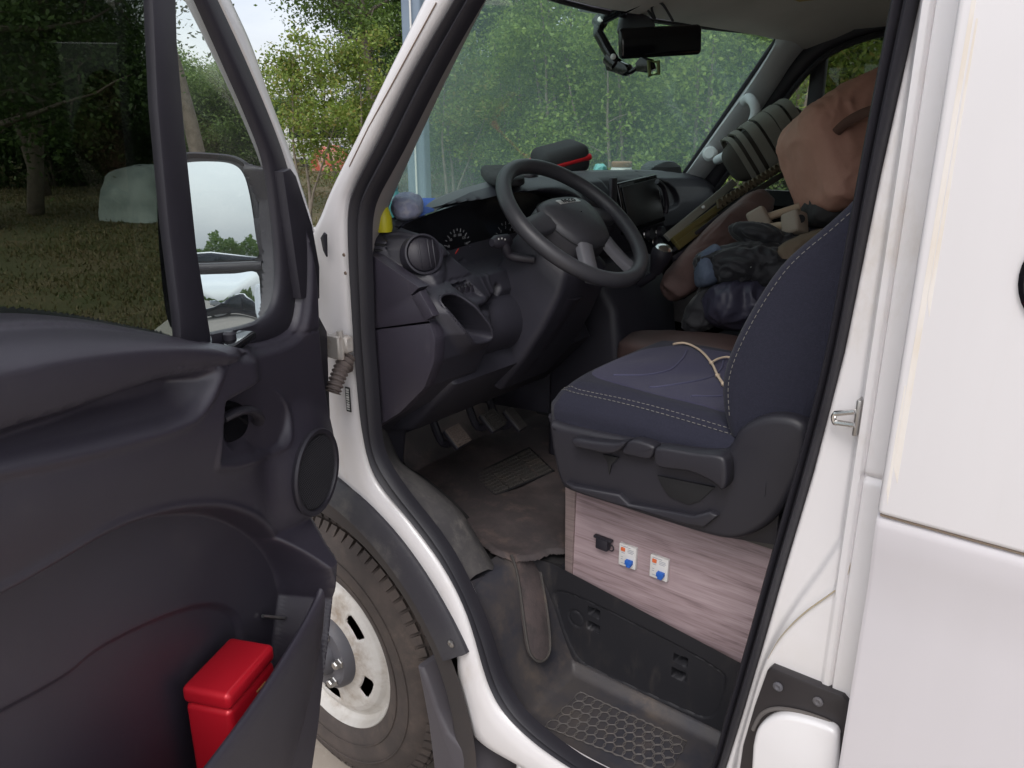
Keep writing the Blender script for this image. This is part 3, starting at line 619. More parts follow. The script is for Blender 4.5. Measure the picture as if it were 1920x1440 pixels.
# -------- window frame, glass, outer skin
def dpoly(L_, w_): return [D(*(lambda q: (q[0], w_, q[1]))(dp(u, v, w_))) for u, v in L_]
post = [(284, -60), (331, -60), (335, 80), (350, 260), (372, 470), (398, 632), (398, 660), (342, 660), (338, 600), (316, 420), (296, 200)]
slab('window_divider', dpoly(post, .045), tuple(-Dn*.018), m_black, door, bev=.006, seg=2)
a_in = [(350, -60), (378, 0), (430, 118), (474, 220), (503, 300), (518, 400), (526, 500), (522, 560), (505, 592), (470, 610), (396, 626)]
a_out = [(385, -60), (414, 0), (470, 120), (520, 240), (546, 316), (556, 360), (566, 480), (562, 590), (540, 630), (480, 650), (396, 660)]
ai = catmull(a_in, 5); ao = resample(catmull(a_out, 5), len(ai)); ai = resample(ai, len(ai))
qs = []
for i in range(len(ai)):
    p0 = A_(dp(*ai[i], .045)); p1 = A_(dp(*ao[i], .045)); row = []
    for t, w_ in [(-.01, .032), (0, .038), (.05, .044), (.3, .046), (.8, .046), (.95, .040), (1.0, .02)]:
        q = p0*(1-t)+p1*t; row.append(tuple(D(q[0], w_, q[1])))
    qs.append(row)
loft('quarter_window_frame', qs, m_black, door, angle=60)
# painted edge of the door outside the black frame
w_in = [(380, -60), (410, 0), (466, 120), (516, 240), (545, 322), (560, 400), (560, 470)]
w_out = [(420, -60), (444, 0), (480, 80), (512, 178), (545, 268), (583, 372), (601, 425)]
ai = catmull(w_in, 6); ao = resample(catmull(w_out, 6), len(ai)); ai = resample(ai, len(ai)); qs = []
for i in range(len(ai)):
    p0 = A_(dp(*ai[i], .02)); p1 = A_(dp(*ao[i], .02)); row = []
    for t, w_ in [(-.05, .005), (0, .022), (.5, .022), (.8, .016), (.96, .004), (1.0, -.018), (.9, -.035), (-.1, -.035)]:
        q = p0*(1-t)+p1*t; row.append(tuple(D(q[0], w_, q[1])))
    qs.append(row)
loft('painted_door_edge', qs, m_white, door, angle=60)
# black corner fin in front of the painted edge
slab('mirror_corner_fin', dpoly([(531, 322), (546, 316), (556, 330), (586, 422), (600, 500), (600, 560), (565, 560), (545, 420)], .062), tuple(-Dn*.03), m_black, door, bev=.003)
beltz = 1.40
gq = dpoly([(300, -90), (345, -90), (378, -6), (434, 112), (480, 216), (508, 300), (522, 400), (530, 500), (526, 570), (500, 612), (395, 650), (372, 470), (350, 260), (333, 60)], .034)
slab('quarter_window', gq, tuple(-Dn*.004), m_clear, door, bev=0)
gm = [D(s, .014, z) for s, z in [(.30, 2.03)]]
q0 = dp(300, -80, .014); q1 = dp(355, 640, .014)
slab('side_window', [D(q1[0]+.02, .014, q1[1]-.03), D(1.03, .014, 1.44), D(1.0, .014, 2.02), D(q0[0], .014, 2.0)], tuple(-Dn*.004), m_tint, door, bev=0)
# upper and rear frame of the door (above the picture)
fr_ = [D(s, .02, z) for s, z in catmull([(.22, 1.93), (.27, 2.0), (.36, 2.045), (.55, 2.06), (.9, 2.05), (1.0, 2.02), (1.04, 1.9), (1.06, 1.5), (1.07, 1.3)], 6)]
tube('upper_window_frame', fr_, .022, m_black, door, seg=10)
tube('painted_upper_frame', [p-Dn*.03 for p in fr_], .024, m_white, door, seg=10)
skin = [(s, z) for s, z in [(.03, 1.34), (.0, 1.3), (.02, 1.05), (.2, .92), (.3, .8), (.36, .66), (.44, .54), (.56, .45), (.66, .42), (1.06, .42), (1.08, 1.44), (.62, 1.42), (.44, 1.33), (.10, 1.33)]]
slab('outer_skin', [D(s, -.06, z) for s, z in skin], tuple(Dn*.055), m_white, door, bev=.012, seg=3)
slab('inner_shell', [D(s*.98+.02, .0, z) for s, z in skin], tuple(Dn*.022), m_black, door, bev=0)
# -------- door mirror
mdir = A_([math.cos(R(15.5))*Dd[0]+math.sin(R(15.5))*Dn[0], math.cos(R(15.5))*Dd[1]+math.sin(R(15.5))*Dn[1], 0.075]); mdir /= np.linalg.norm(mdir)
_mc = dp(430, 450, -.10); MC = D(_mc[0], -.10, _mc[1])
def mpoly(L_, off=0, n=5): return [tuple(p) for p in catmull([pp(u, v, MC+mdir*off, mdir) for u, v in L_], n, True)]
hou = [(312, 300), (345, 286), (400, 287), (440, 293), (466, 312), (482, 352), (492, 430), (498, 510), (503, 560), (498, 598), (480, 618), (440, 632), (380, 640), (335, 628), (312, 590), (298, 460), (296, 350)]
H0 = np.array(mpoly(hou, .004)); cen = H0.mean(0)
secs = [cen+(H0-cen)*.94+mdir*-.004, cen+(H0-cen)*.985+mdir*.004, H0, cen+(H0-cen)*1.0-mdir*.012, cen+(H0-cen)*.97-mdir*.045, cen+(H0-cen)*.84-mdir*.085, cen+(H0-cen)*.5-mdir*.105, cen+(H0-cen)*.02-mdir*.11]
mh = loft('mirror_housing', [list(map(tuple, s)) for s in secs], m_black, door, closed=True, caps=False, angle=50)
slab('mirror_back_plate', [tuple(p) for p in (cen+(H0-cen)*.95-mdir*.006)], tuple(-mdir*.004), m_black, door, bev=0)
um = mpoly([(318, 316), (350, 305), (400, 303), (436, 308), (456, 326), (468, 366), (478, 430), (483, 482), (430, 488), (370, 490), (320, 488), (312, 420), (311, 350)], .0015, 4)
slab('mirror_glass', um, tuple(-mdir*.004), m_mirror, door, bev=0)
lm_px = [(326, 520), (380, 515), (440, 513), (481, 511), (488, 550), (489, 590), (476, 606), (440, 617), (385, 624), (345, 614), (328, 580)]
# lower wide-angle mirror is slightly convex
md2 = mdir+A_([0, 0, .028])-Dn*.055; md2 /= np.linalg.norm(md2); lc0 = np.array(mpoly(lm_px, .0015, 4)).mean(0)
lm = np.array([tuple(q) for q in catmull([pp(u, v, lc0+mdir*.001, md2) for u, v in lm_px], 4, True)]); lc = lm.mean(0)
secs = [list(map(tuple, lc+(lm-lc)*k+md2*(.0028*(1-k*k)))) for k in (1, .85, .7, .55, .4, .25, .1, .01)]
loft('wide_angle_mirror', secs, m_mirror, door, closed=True, caps=False, angle=80)
bar = [pp(u, v, MC+mdir*.004, mdir) for u, v in [(312, 502), (360, 502), (430, 500), (492, 497)]]
tube('mirror_divider', bar, .0085, m_black, door, seg=10)
for u, v in [(506, 445), (510, 545)]:
    p = pp(u, v, MC-mdir*.04, mdir); q0_ = dp(u+34, v+10, -.03); q = D(q0_[0], -.03, q0_[1])
    a2 = catmull([pp(u-40, v, MC-mdir*.04, mdir), p, (p*.4+q*.6), q], 5); tube('mirror_arm', a2, .022 if v < 500 else .019, m_black, door, seg=14, flat=1.25, upv=(0, 0, 1))
lathe('mirror_pivot', [(.026, -.035), (.028, -.03), (.028, .03), (.026, .035)], tuple(pp(504, 442, MC-mdir*.02, mdir)), (0, 0, 1), m_black, door, seg=20)
# ================================================================== cab interior
# -------- windscreen
def wsx(y, z): return ws_edge(z) - .17*(1-((y-YC)/.78)**2)
ys = np.linspace(.175, 1.715, 25); zs = np.linspace(1.38, 1.99, 14)
V = []; Fc = []
for off in (0, -.005):
    for y in ys:
        for z in zs: V.append((wsx(y, z)+off, y, z))
n1, n2 = len(ys), len(zs); o2 = n1*n2
for i in range(n1-1):
    for j in range(n2-1):
        a = i*n2+j; Fc.append((a, a+1, a+n2+1, a+n2)); Fc.append((o2+a, o2+a+n2, o2+a+n2+1, o2+a+1))
mk('windscreen', V, Fc, m_wind, van, angle=180)
bd = [(wsx(y, 1.985)+.006, y, 1.985) for y in ys[::2]]; 
tube('windscreen_border', [(wsx(.18, z)+.004, .18, z) for z in zs]+bd[1:-1]+[(wsx(1.70, z)+.004, 1.70, z) for z in zs[::-1]], .008, m_black, van, seg=8)
# headliner with a padded header over the glass
hl = []
for y in np.linspace(.10, 1.80, 21):
    k = 1-((y-YC)/.86)**2; kk = max(k, 0)**.4
    zt = 1.945+.045*kk
    hl.append([(wsx(y, zt)+.012, y, zt), (wsx(y, zt)+.05, y, zt-.006), (wsx(y, zt)+.14, y, zt+.02), (-.85, y, 1.985+.075*kk), (-.5, y, 2.0+.09*kk), (.05, y, 2.0+.10*kk)])
head = loft('headliner', hl, m_headliner, van, angle=60)
a = px(1505, 20, -.86); slab('visor_sticker', [(a[0]+dx, a[1]+dy, 2.035+.02*dx) for dx, dy in [(-.03, -.07), (.03, -.07), (.03, .05), (-.03, .05)]], (0, 0, -.002), M('yellow_sticker', (.42, .27, .05), .6), head, bev=0)
# rear bulkhead and far wall, dark
box('cab_bulkhead', (.03, 1.80, 1.62), (.03, YC, 1.28), M('dark_curtain', (.020, .019, .022), .95), van, r=0)
# passenger pillar trim with grab handle
L1 = [(1452, 72), (1440, 100), (1400, 162), (1340, 246), (1284, 326), (1262, 356)]; L2 = [(1530, 70), (1495, 105), (1440, 190), (1385, 262), (1335, 320), (1310, 352)]
rows = []
for (a, b) in zip(catmull(L1, 5), catmull(L2, 5)):
    p = py(*a, 1.70); q = py(*b, 1.79); mid = (p+q)/2+A_([.0, -.045, .0]); rows.append([tuple(p+A_([0, .02, 0])), tuple(p), tuple(p*.6+mid*.4+A_([0, -.012, 0])), tuple(mid), tuple(q*.6+mid*.4+A_([0, -.014, 0])), tuple(q), tuple(q+A_([0, .03, 0]))])
ptrim = loft('far_pillar_trim', rows, m_trimgrey, van, angle=70)
gh = catmull([py(1396, 190, 1.68), py(1404, 184, 1.62), py(1414, 196, 1.585), py(1416, 214, 1.58), py(1406, 238, 1.58), py(1386, 266, 1.585), py(1362, 290, 1.60), py(1345, 300, 1.66)], 6)
tube('grab_handle', gh, .016, m_trimgrey, ptrim, seg=12)
lathe('handle_mount', [(.026, 0), (.026, .02), (.018, .03), (0, .032)], tuple(py(1333, 290, 1.70)), (0.2, -1, .2), m_trimgrey, ptrim, seg=20)
# passenger door: frame, post, panes, panel
pf = catmull([py(u, v, 1.81) for u, v in [(1760, 20), (1680, 38), (1600, 58), (1535, 90), (1485, 140), (1430, 215), (1370, 290), (1330, 345)]], 6)
pdoor = slab('passenger_door', [(-1.42, 1.83, 1.42), (-1.40, 1.83, .9), (-1.05, 1.83, .6), (-.3, 1.83, .5), (.0, 1.83, .5), (.0, 1.83, 1.46), (-.8, 1.83, 1.45)], (0, .05, 0), m_black, van, bev=.01)
tube('far_window_frame', pf, .026, m_black, pdoor, seg=12, flat=1.3)
tube('far_window_seal', [p+A_([.03, -.02, -.03]) for p in pf], .010, m_seal, pdoor, seg=8)
a = py(1537, 100, 1.82); box('far_window_post', (.05, .03, .62), (a[0], 1.83, 1.70), m_black, pdoor, r=.006)
slab('far_quarter_window', [(a[0]-.02, 1.84, 1.44), (a[0]-.02, 1.84, 1.97), (-1.02, 1.84, 1.97), (-1.42, 1.84, 1.44)], (0, .004, 0), m_clear, pdoor, bev=0)
slab('far_side_window', [(a[0]+.02, 1.84, 1.44), (a[0]+.02, 1.84, 2.0), (.02, 1.84, 2.0), (.02, 1.84, 1.44)], (0, .004, 0), m_tint, pdoor, bev=0)
tube('far_roof_rail', [(-1.05, 1.85, 1.97), (-.8, 1.86, 2.06), (.0, 1.86, 2.09)], .05, m_white, van, seg=10)
box('far_footwell_panel', (.95, .03, 1.0), (-1.47, 1.845, .98), m_deep, van, r=0)
box('far_rear_pillar', (.34, .06, 1.6), (.06, 1.83, 1.3), m_black, van, r=.01)
# -------- floor, step well, kick panel
def ffloor(x, y):
    z = np.interp(x, [-1.80, -1.72, -1.52, -1.3, 0], [1.25, .98, .765, .75, .74])
    arch = .37+np.sqrt(np.maximum(.485**2-(x+1.447)**2, 0))
    return np.maximum(z, np.where(y < .29, arch, z)) 
hfield('cab_floor', np.linspace(-1.80, .0, 91), np.r_[np.linspace(.045, .35, 24), np.linspace(.40, 1.82, 12)], ffloor, lambda x, y, h: np.stack([x, y, h], -1), m_carpet, van, keep=lambda x, y: ~((x > -.99) & (y < .31)), angle=60)
slab('floor_edge', [(-1.01, .045, .752), (-.985, .045, .752), (-.985, .262, .752), (-.90, .285, .745), (-.90, .40, .745), (-1.01, .40, .752)], (0, 0, -.01), m_carpet, van, bev=0)
sx = np.linspace(-1.02, -.26, 150); sy = np.linspace(.035, .284, 60)
def fstep(x, y):
    z = .49+.275*sst(-.835, -.985, x)
    z = np.maximum(z, .49+.018*np.clip((y-.250)/.026, 0, 1)**2)
    z = z + .014*sst(.062, .04, y)
    z = z + .05*sst(-.33, -.27, x)
    return z
stepo = hfield('entry_step', sx, sy, fstep, lambda x, y, h: np.stack([x, y, h], -1), m_step, van, angle=70)
ca, cb, cc, cd = [pz(u, v, .4935) for u, v in [(1088, 1297), (1288, 1390), (1252, 1452), (1022, 1362)]]
rg = MB()
for i in range(12):
    for j in range(5):
        s = (i+.5+.5*(j % 2))/12.5; t = (j+.5)/5
        if s > .985: continue
        c = (ca*(1-s)+cb*s)*(1-t)+(cd*(1-s)+cc*s)*t
        ex = (cb-ca)/12.5*.62; ey = (cd-ca)/5*.56
        pts = [c+ex*math.cos(q)+ey*math.sin(q)*(1.0-.15*abs(math.cos(q))) for q in np.linspace(0, 2*math.pi, 15)[:-1]]
        rg.tube(pts, .0011, True, 5)
rg.tube(catmull([ca, cb, cc, cd], 1, True), .0010, True, 5)
rg.build('tread_pattern', m_tread, stepo)
def ktop(x): return np.interp(x, [-.98, -.46, -.2], [.757, .697, .668])
kx = np.linspace(-.985, -.26, 240); kt = np.linspace(0, 1, 80)
lid = [tuple(py(u, v, .268)[[0, 2]]) for u, v in [(1042, 1112), (1100, 1130), (1270, 1215), (1342, 1258), (1356, 1275), (1350, 1310), (1336, 1342), (1318, 1350), (1290, 1342), (1140, 1275), (1085, 1245), (1060, 1200), (1042, 1140)]]
lid = [tuple(q) for q in catmull(lid, 4, True)]
def hole(u, v, w_, h): 
    c = py(u, v, .268); return [(c[0]-w_, c[2]-h), (c[0]+w_, c[2]-h), (c[0]+w_, c[2]+h), (c[0]-w_, c[2]+h)]
HL = [hole(1110, 1152, .014, .009), hole(1108, 1180, .015, .009), hole(1272, 1242, .014, .009), hole(1268, 1270, .015, .010)]
cir = py(1076, 1164, .268)[[0, 2]]
def kz(x, t): return .485+(ktop(x)-.485)*t
def fkick(x, t):
    z = kz(x, t); y = .270+.012*(1-t)
    d = sdf(lid, x, z); y = y+.004*np.exp(-(d/.0022)**2)+.003*sst(.0, -.006, d)
    for h in HL: y = y+.022*sst(.002, -.002, sdf(h, x, z))
    r = np.hypot(x-cir[0], z-cir[1]); y = y+.003*np.exp(-((r-.020)/.002)**2)
    y = y-.020*sst(-.90, -.985, x)
    return y
hfield('kick_panel', kx, kt, fkick, lambda x, t, h: np.stack([x, h, kz(x, t)], -1), m_kick, van, angle=60)
box('seat_floor_plinth', (.62, .5, .012), (-.62, .54, .735), m_carpet, van, r=0)
slab('kick_panel_top', [(-.90, .2835, .744), (-.26, .2835, .669), (-.26, .40, .669), (-.90, .40, .744)], (0, 0, -.006), m_kick, van, bev=0)
# dusty sill trim between the seal and the mat
Sa = [py(u, v, .05) for u, v in [(707, 800), (712, 846), (734, 889), (768, 934), (806, 981), (832, 1015), (875, 1092)]]
Sb = [A_(p) for p in [py(u, v, .16) for u, v in [(722, 800), (738, 838), (755, 868), (805, 905), (858, 952), (888, 995), (932, 1070)]]]
rows = []
for a, b in zip(catmull(Sa, 6), catmull(Sb, 6)):
    m1 = a*.7+b*.3+A_([0, 0, .010]); m2 = a*.3+b*.7+A_([0, 0, .012]); rows.append([tuple(a+A_([0, 0, -.02])), tuple(a), tuple(m1), tuple(m2), tuple(b), tuple(b+A_([-.01, .015, -.03]))])
loft('sill_trim', rows, m_dusty, van, angle=60)
a = Sa[-1]; b = Sb[-1]
slab('sill_trim_end', [a, b, b+A_([.035, 0, -.08]), a+A_([.05, 0, -.10])], (-.03, 0, -.02), m_step, van, bev=.003)
# -------- dashboard
ZR_Y = [.06, .10, .18, .25, .40, .55, .8, 1.0, 1.3, 1.55, 1.72, 1.80]; ZR_Z = [1.478, 1.487, 1.498, 1.512, 1.552, 1.570, 1.576, 1.574, 1.562, 1.548, 1.535, 1.52]
def zr(y): return np.interp(y, ZR_Y, ZR_Z)
TT = np.linspace(0, 1, 200)
def prof_at(kind):
    return {'L': ([.88, 1.0, 1.06, 1.12, 1.19, 1.25, 1.30, 1.345, 1.385, 1.42, 1.455, 1.475, 1.487], [-1.35, -1.33, -1.26, -1.17, -1.095, -1.065, -1.060, -1.080, -1.125, -1.150, -1.165, -1.19, -1.26]),
            'D': ([.88, 1.05, 1.18, 1.25, 1.30, 1.345, 1.385, 1.43, 1.48, 1.52, 1.55, 1.57], [-1.52, -1.47, -1.32, -1.20, -1.135, -1.12, -1.135, -1.155, -1.18, -1.195, -1.215, -1.275]),
            'C': ([.88, 1.1, 1.3, 1.42, 1.50, 1.55, 1.57], [-1.26, -1.24, -1.20, -1.175, -1.185, -1.215, -1.275]),
            'P': ([.88, 1.1, 1.2, 1.3, 1.38, 1.45, 1.50, 1.53, 1.55], [-1.60, -1.50, -1.38, -1.285, -1.265, -1.275, -1.285, -1.30, -1.35])}[kind]
def base_x(y, z):
    zz = z
    def one(k):
        a, b = prof_at(k); top = a[-1]; rz = zr(y); sh = np.where(zz > 1.36, (zz-1.36)/(rz-1.36)*(top-1.36)+1.36, zz); return np.interp(sh, a, b)
    l, d, c, p = one('L'), one('D'), one('C'), one('P')
    t1 = sst(.22, .32, y); x = l*(1-t1)+d*t1; t2 = sst(.72, .80, y); x = x*(1-t2)+c*t2; t3 = sst(1.20, 1.32, y); x = x*(1-t3)+p*t3
    return x
def dyz(L_, x, n=5, closed=True): return [tuple(q) for q in catmull([px(u, v, x)[[1, 2]] for u, v in L_], n, closed)]
CLU = dyz([(803, 430), (824, 458), (846, 488), (866, 507), (885, 510), (925, 500), (962, 487), (1010, 462), (1075, 415), (1092, 392), (1080, 372), (1020, 362), (940, 378), (870, 400)], -1.17)
CUP = dyz([(822, 572), (828, 558), (842, 552), (858, 554), (872, 572), (884, 596), (893, 620), (888, 632), (864, 637), (852, 630), (836, 605)], -1.085)
SWP = [tuple(px(u, v, -1.11)[[1, 2]]) for u, v in [(853, 536), (883, 528), (896, 554), (866, 563)]]
GAP = [tuple(px(u, v, -1.12)[[1, 2]]) for u, v in [(872, 576), (905, 568), (930, 556), (936, 540)]]
seamP = [tuple(px(u, v, -1.12)[[1, 2]]) for u, v in [(772, 548), (788, 541), (830, 531), (880, 520), (940, 497)]]
RID = [[tuple(px(u, v, -1.12)[[1, 2]]) for u, v in L_] for L_ in ([(908, 512), (907, 535), (911, 562)], [(926, 503), (921, 530), (924, 556)])]
HUP = [tuple(px(u, v, -1.19)[[1, 2]]) for u, v in [(1144, 338), (1228, 330), (1246, 410), (1172, 432)]]
POD = dyz([(1236, 336), (1290, 345), (1300, 385), (1262, 398), (1244, 372)], -1.22)
vent_c = px(797, 478, -1.150)
def fdash(y, t):
    z = .88+(zr(y)-.88)*t; x = base_x(y, z)
    d = sdf(CLU, y, z); x = x-.085*sst(.004, -.008, d); x = x+.012*np.exp(-((d-.016)/.014)**2)*(z > 1.44)
    d = sdf(CUP, y, z); x = x+.020*sst(.030, .0, d); x = x-.085*sst(.001, -.006, d)
    x = x+.004*np.exp(-((d-.003)/.004)**2)
    x = x-.014*sst(.002, -.002, sdf(SWP, y, z))
    x = x-.020*np.exp(-(ldist(GAP, y, z)/.007)**2)
    x = x-.004*np.exp(-(ldist(seamP, y, z)/.002)**2)
    for r in RID: x = x+.0045*np.exp(-(ldist(r, y, z)/.0035)**2)
    d = sdf(HUP, y, z); x = x-.010*sst(.003, -.003, d)
    d = sdf(POD, y, z); x = x-.012*sst(.003, -.012, d)
    r = np.hypot((y-vent_c[1])*1.0, z-vent_c[2]); x = x+.010*sst(.070, .045, r); x = np.where(r < .040, x-.03*sst(.040, .034, r), x)
    zl = 1.392; x = x-1.6*np.maximum(0, .128-y)*sst(zl-.012, zl+.012, z)
    return x
yy = np.r_[np.arange(.0585, .80, .0034), np.arange(.80, 1.80, .007)]
dash = hfield('dashboard', yy, np.linspace(0, 1, 190), fdash, lambda y, t, h: np.stack([h, y, .88+(zr(y)-.88)*t], -1), m_dash, van, angle=75)
rows = []
for y in np.r_[np.linspace(.0585, .14, 9), np.linspace(.16, 1.79, 38)]:
    z0 = zr(y); xe = wsx(min(max(y, .18), 1.7), 1.45)+.01; x0 = base_x(np.array([y]), np.array([z0]))[0]-.002-1.6*max(0, .128-y)
    dropz = max(1.452, z0-.075)
    rows.append([(x0+.004, y, z0-.004), (x0-.03, y, z0+.003), (x0-.08, y, z0-.012), (x0*.6+xe*.4, y, dropz+.012), (x0*.25+xe*.75, y, dropz-.004), (xe, y, dropz-.012), (xe, y, 1.30)])
m_dtop = M('dash_top_plastic', (.085, .090, .100), .5, bump=(700, .2), dust=(6, (.16, .15, .14), .55, .9, .4))
loft('dash_top', rows, m_dtop, dash, angle=60)
# left end of the dash: two flush panels with a joint
PS = .055
lpz, lpx = prof_at('L'); zline = lambda x: np.interp(x, [py(695, 642, PS)[0], py(797, 603, PS)[0]], [py(695, 642, PS)[2], py(797, 603, PS)[2]])
tA, tB = py(690, 474, PS), py(786, 543, PS)
prf = [(float(np.interp(z, lpz, lpx))+.001, z) for z in np.linspace(.96, 1.387, 420)]
up_p = [q for q in prf if q[1] > zline(q[0])+.0012]; lo_p = [q for q in prf if q[1] < zline(q[0])-.0012]; up_p = up_p[:1]+up_p[6::10]; lo_p = lo_p[::10]+lo_p[-1:]
pa_ = up_p + [(tB[0], tB[2]+.004), (tA[0], tA[2]), (-1.36, 1.45), (-1.36, float(zline(-1.36))+.0012)]
slab('dash_side_panel', [(x, PS, z) for x, z in pa_], (0, .03, 0), m_panel, dash, bev=.0012)
pb_ = lo_p + [(-1.36, float(zline(-1.36))-.0012), (-1.38, .96)]
slab('dash_side_panel', [(x, PS+.001, z) for x, z in pb_], (0, .03, 0), m_panel, dash, bev=.0012)
slab('fuse_flap', [py(u, v, PS-.003) for u, v in [(771, 556), (786, 546), (812, 593), (797, 602)]], (0, .02, 0), m_panel, dash, bev=.002)
slab('dash_end_core', [(-1.62, .075, 1.44), (-1.30, .075, 1.44), (-1.20, .075, 1.36), (-1.14, .075, 1.28), (-1.18, .075, 1.16), (-1.36, .075, 1.02), (-1.7, .075, 1.0)], (0, .03, 0), m_deep, dash, bev=0)
# demister slots on the pod
for k in range(5):
    zz_ = 1.468-.0115*k; pts_ = [A_([float(fdash(np.array([q]), np.array([(zz_-.004*(q-.07)/.03-.88)/(float(zr(q))-.88)]))[0])+.0005, q, zz_-.004*(q-.07)/.03]) for q in (.068, .080, .092)]
    tube('demister_slot', pts_, .0034, m_deep, dash, seg=6, flat=.8)
# round vent: bezel, ball, fins
vn = Vector((.86, -.34, .28)).normalized(); vo = Vector((base_x(np.array([vent_c[1]]), np.array([vent_c[2]]))[0]+.004, vent_c[1], vent_c[2]))
vent = lathe('air_vent', [(.030, -.02), (.036, .004), (.0385, .009), (.042, .008), (.043, .0), (.043, -.02)], vo, vn, m_dash, dash, seg=48)
lathe('vent_ball', [(.0355, .0), (.034, .006), (.026, .0125), (.014, .0165), (0, .018)], vo, vn, m_black, dash, seg=40)
e2 = Vector((0, 0, 1)); e2 = (e2-vn*e2.dot(vn)).normalized(); e1 = e2.cross(vn)
for k in (-.014, .006, .018):
    pts = [vo+vn*(.0205-((t*.028)**2+k*k)*10)+e1*(k+.004*t*t)+e2*(t*.028) for t in np.linspace(-1, 1, 9)]; tube('vent_fin', pts, .0014, m_dash, dash, seg=6)
# -------- instrument cluster
CX = -1.247
cl = slab('instrument_cluster', [(CX, y, z) for y, z in CLU], (-.01, 0, 0), m_gloss, dash, bev=0)
m_dial = M('dial_print', (.26, .26, .27), .6)
def dial(u, v, rad, a0, a1, n, nums, needle):
    c = px(u, v, CX+.002); d = MB()
    for i in range(n+1):
        a = R(a0+(a1-a0)*i/n); L2 = .0085 if i % 2 == 0 else .005
        p = c+A_([0, math.cos(a), math.sin(a)])*rad; q = c+A_([0, math.cos(a), math.sin(a)])*(rad-L2); d.tube([p, q], .0009, seg=4)
    o = d.build('dial_marks', m_dial, cl)
    for i, s in enumerate(nums):
        a = R(a0+(a1-a0)*i/(len(nums)-1)); p = c+A_([0, math.cos(a), math.sin(a)])*(rad-.0145)
        text('dial_number', s, .0085, tuple(p), Matrix(((0, 0, 1), (1, 0, 0), (0, 1, 0))), m_dial, cl, ext=.0002)
    a = R(needle); tube('needle', [c+A_([.003, 0, 0]), c+A_([.003, math.cos(a)*rad*.8, math.sin(a)*rad*.8])], .0013, M('needle_red', (.55, .03, .02), .5), cl, seg=6)
dial(858, 466, .046, 225, -45, 18, ['0', '20', '40', '60', '80', '100', '120', '140', '160', '180'], 222)
dial(948, 446, .040, 225, -45, 12, ['0', '1', '2', '3', '4', '5', '6'], 225)
for u, v in [(893, 478), (913, 470)]:
    c = px(u, v, CX+.002); d = MB()
    for i in range(5):
        a = R(150-30*i); d.tube([c+A_([0, math.cos(a), math.sin(a)])*.016, c+A_([0, math.cos(a), math.sin(a)])*.012], .0007, seg=4)
    d.build('small_gauge', m_dial, cl)
for k in range(6):
    p = px(858+k*5.5, 476-k*1.2, CX+.002)
bs = px(890, 498, CX+.02); tube('cluster_sill', [px(862, 505, -1.215), px(900, 502, -1.215), px(960, 486, -1.215)], .010, m_black, cl, seg=8, flat=.5)
# switches
for k in range(3):
    p = px(862+k*10.5, 550-k*3.2, -1.118); box('dash_switch', (.012, .0135, .026), tuple(p), m_black, dash, r=.002)
for k in range(5): tube('fuse_grille_bar', [px(856+k*6, 536-k*1.6, -1.112), px(859+k*6, 543-k*1.6, -1.112)], .0012, m_deep, dash, seg=5)
# cup holder rim highlight ring
tube('cup_holder_rim', [(base_x(np.array([y]), np.array([z]))[0]+.022, y, z) for y, z in CUP[::2]], .0028, m_dash, dash, closed=True, seg=6)
# knee bolster under the column
kb = catmull([py(830, 690, .165), py(855, 668, .20), py(905, 632, .26), py(960, 610, .34), py(1040, 600, .50), py(1100, 590, .66)], 6)
tube('knee_bolster', kb-A_([.07, 0, .0]), [.062+.012*math.sin(i/len(kb)*3.14) for i in range(len(kb))], m_dash, dash, seg=18)
slab('knee_panel', [(-1.14, .15, 1.24), (-1.10, .15, 1.17), (-1.24, .15, 1.03), (-1.42, .15, .98), (-1.42, .15, 1.24)], (0, .55, 0), m_dash, dash, bev=.02, seg=3)
# -------- steering column and wheel
SWC = A_([-1.02, .48, 1.495]); SA = R(51); SN = A_([math.cos(SA), 0, math.sin(SA)]); E1 = A_([0, 1., 0]); E2 = A_([-math.sin(SA), 0, math.cos(SA)])
def sw(a, b, c=0): return SWC+E1*a+E2*b+SN*c
colm = MB()
def rrect(hw, hh, r, n=5):
    out = []
    for cx, cy, a0 in ((hw-r, hh-r, 0), (-hw+r, hh-r, 90), (-hw+r, -hh+r, 180), (hw-r, -hh+r, 270)):
        for k in range(n+1): a = R(a0+90*k/n); out.append((cx+r*math.cos(a), cy+r*math.sin(a)))
    return out
secs = []
for c, hw, hh, sh in [(-.045, .060, .060, -.01), (-.060, .088, .080, -.02), (-.10, .098, .090, -.03), (-.19, .105, .095, -.045), (-.28, .11, .10, -.05), (-.40, .11, .10, -.05)]:
    secs.append([tuple(sw(a, b+sh, c)) for a, b in rrect(hw, hh, .018)])
loft('column_shroud', secs, m_dash, van, closed=True, angle=50)
tube('column_shaft', [sw(0, 0, -.02), sw(0, 0, -.06)], .035, m_black, van, seg=20)
tube('column_lower_cover', [sw(-.02, -.09, -.12), sw(-.03, -.10, -.25), sw(-.04, -.10, -.36)], [.06, .07, .075], m_black, van, seg=18, flat=.7)
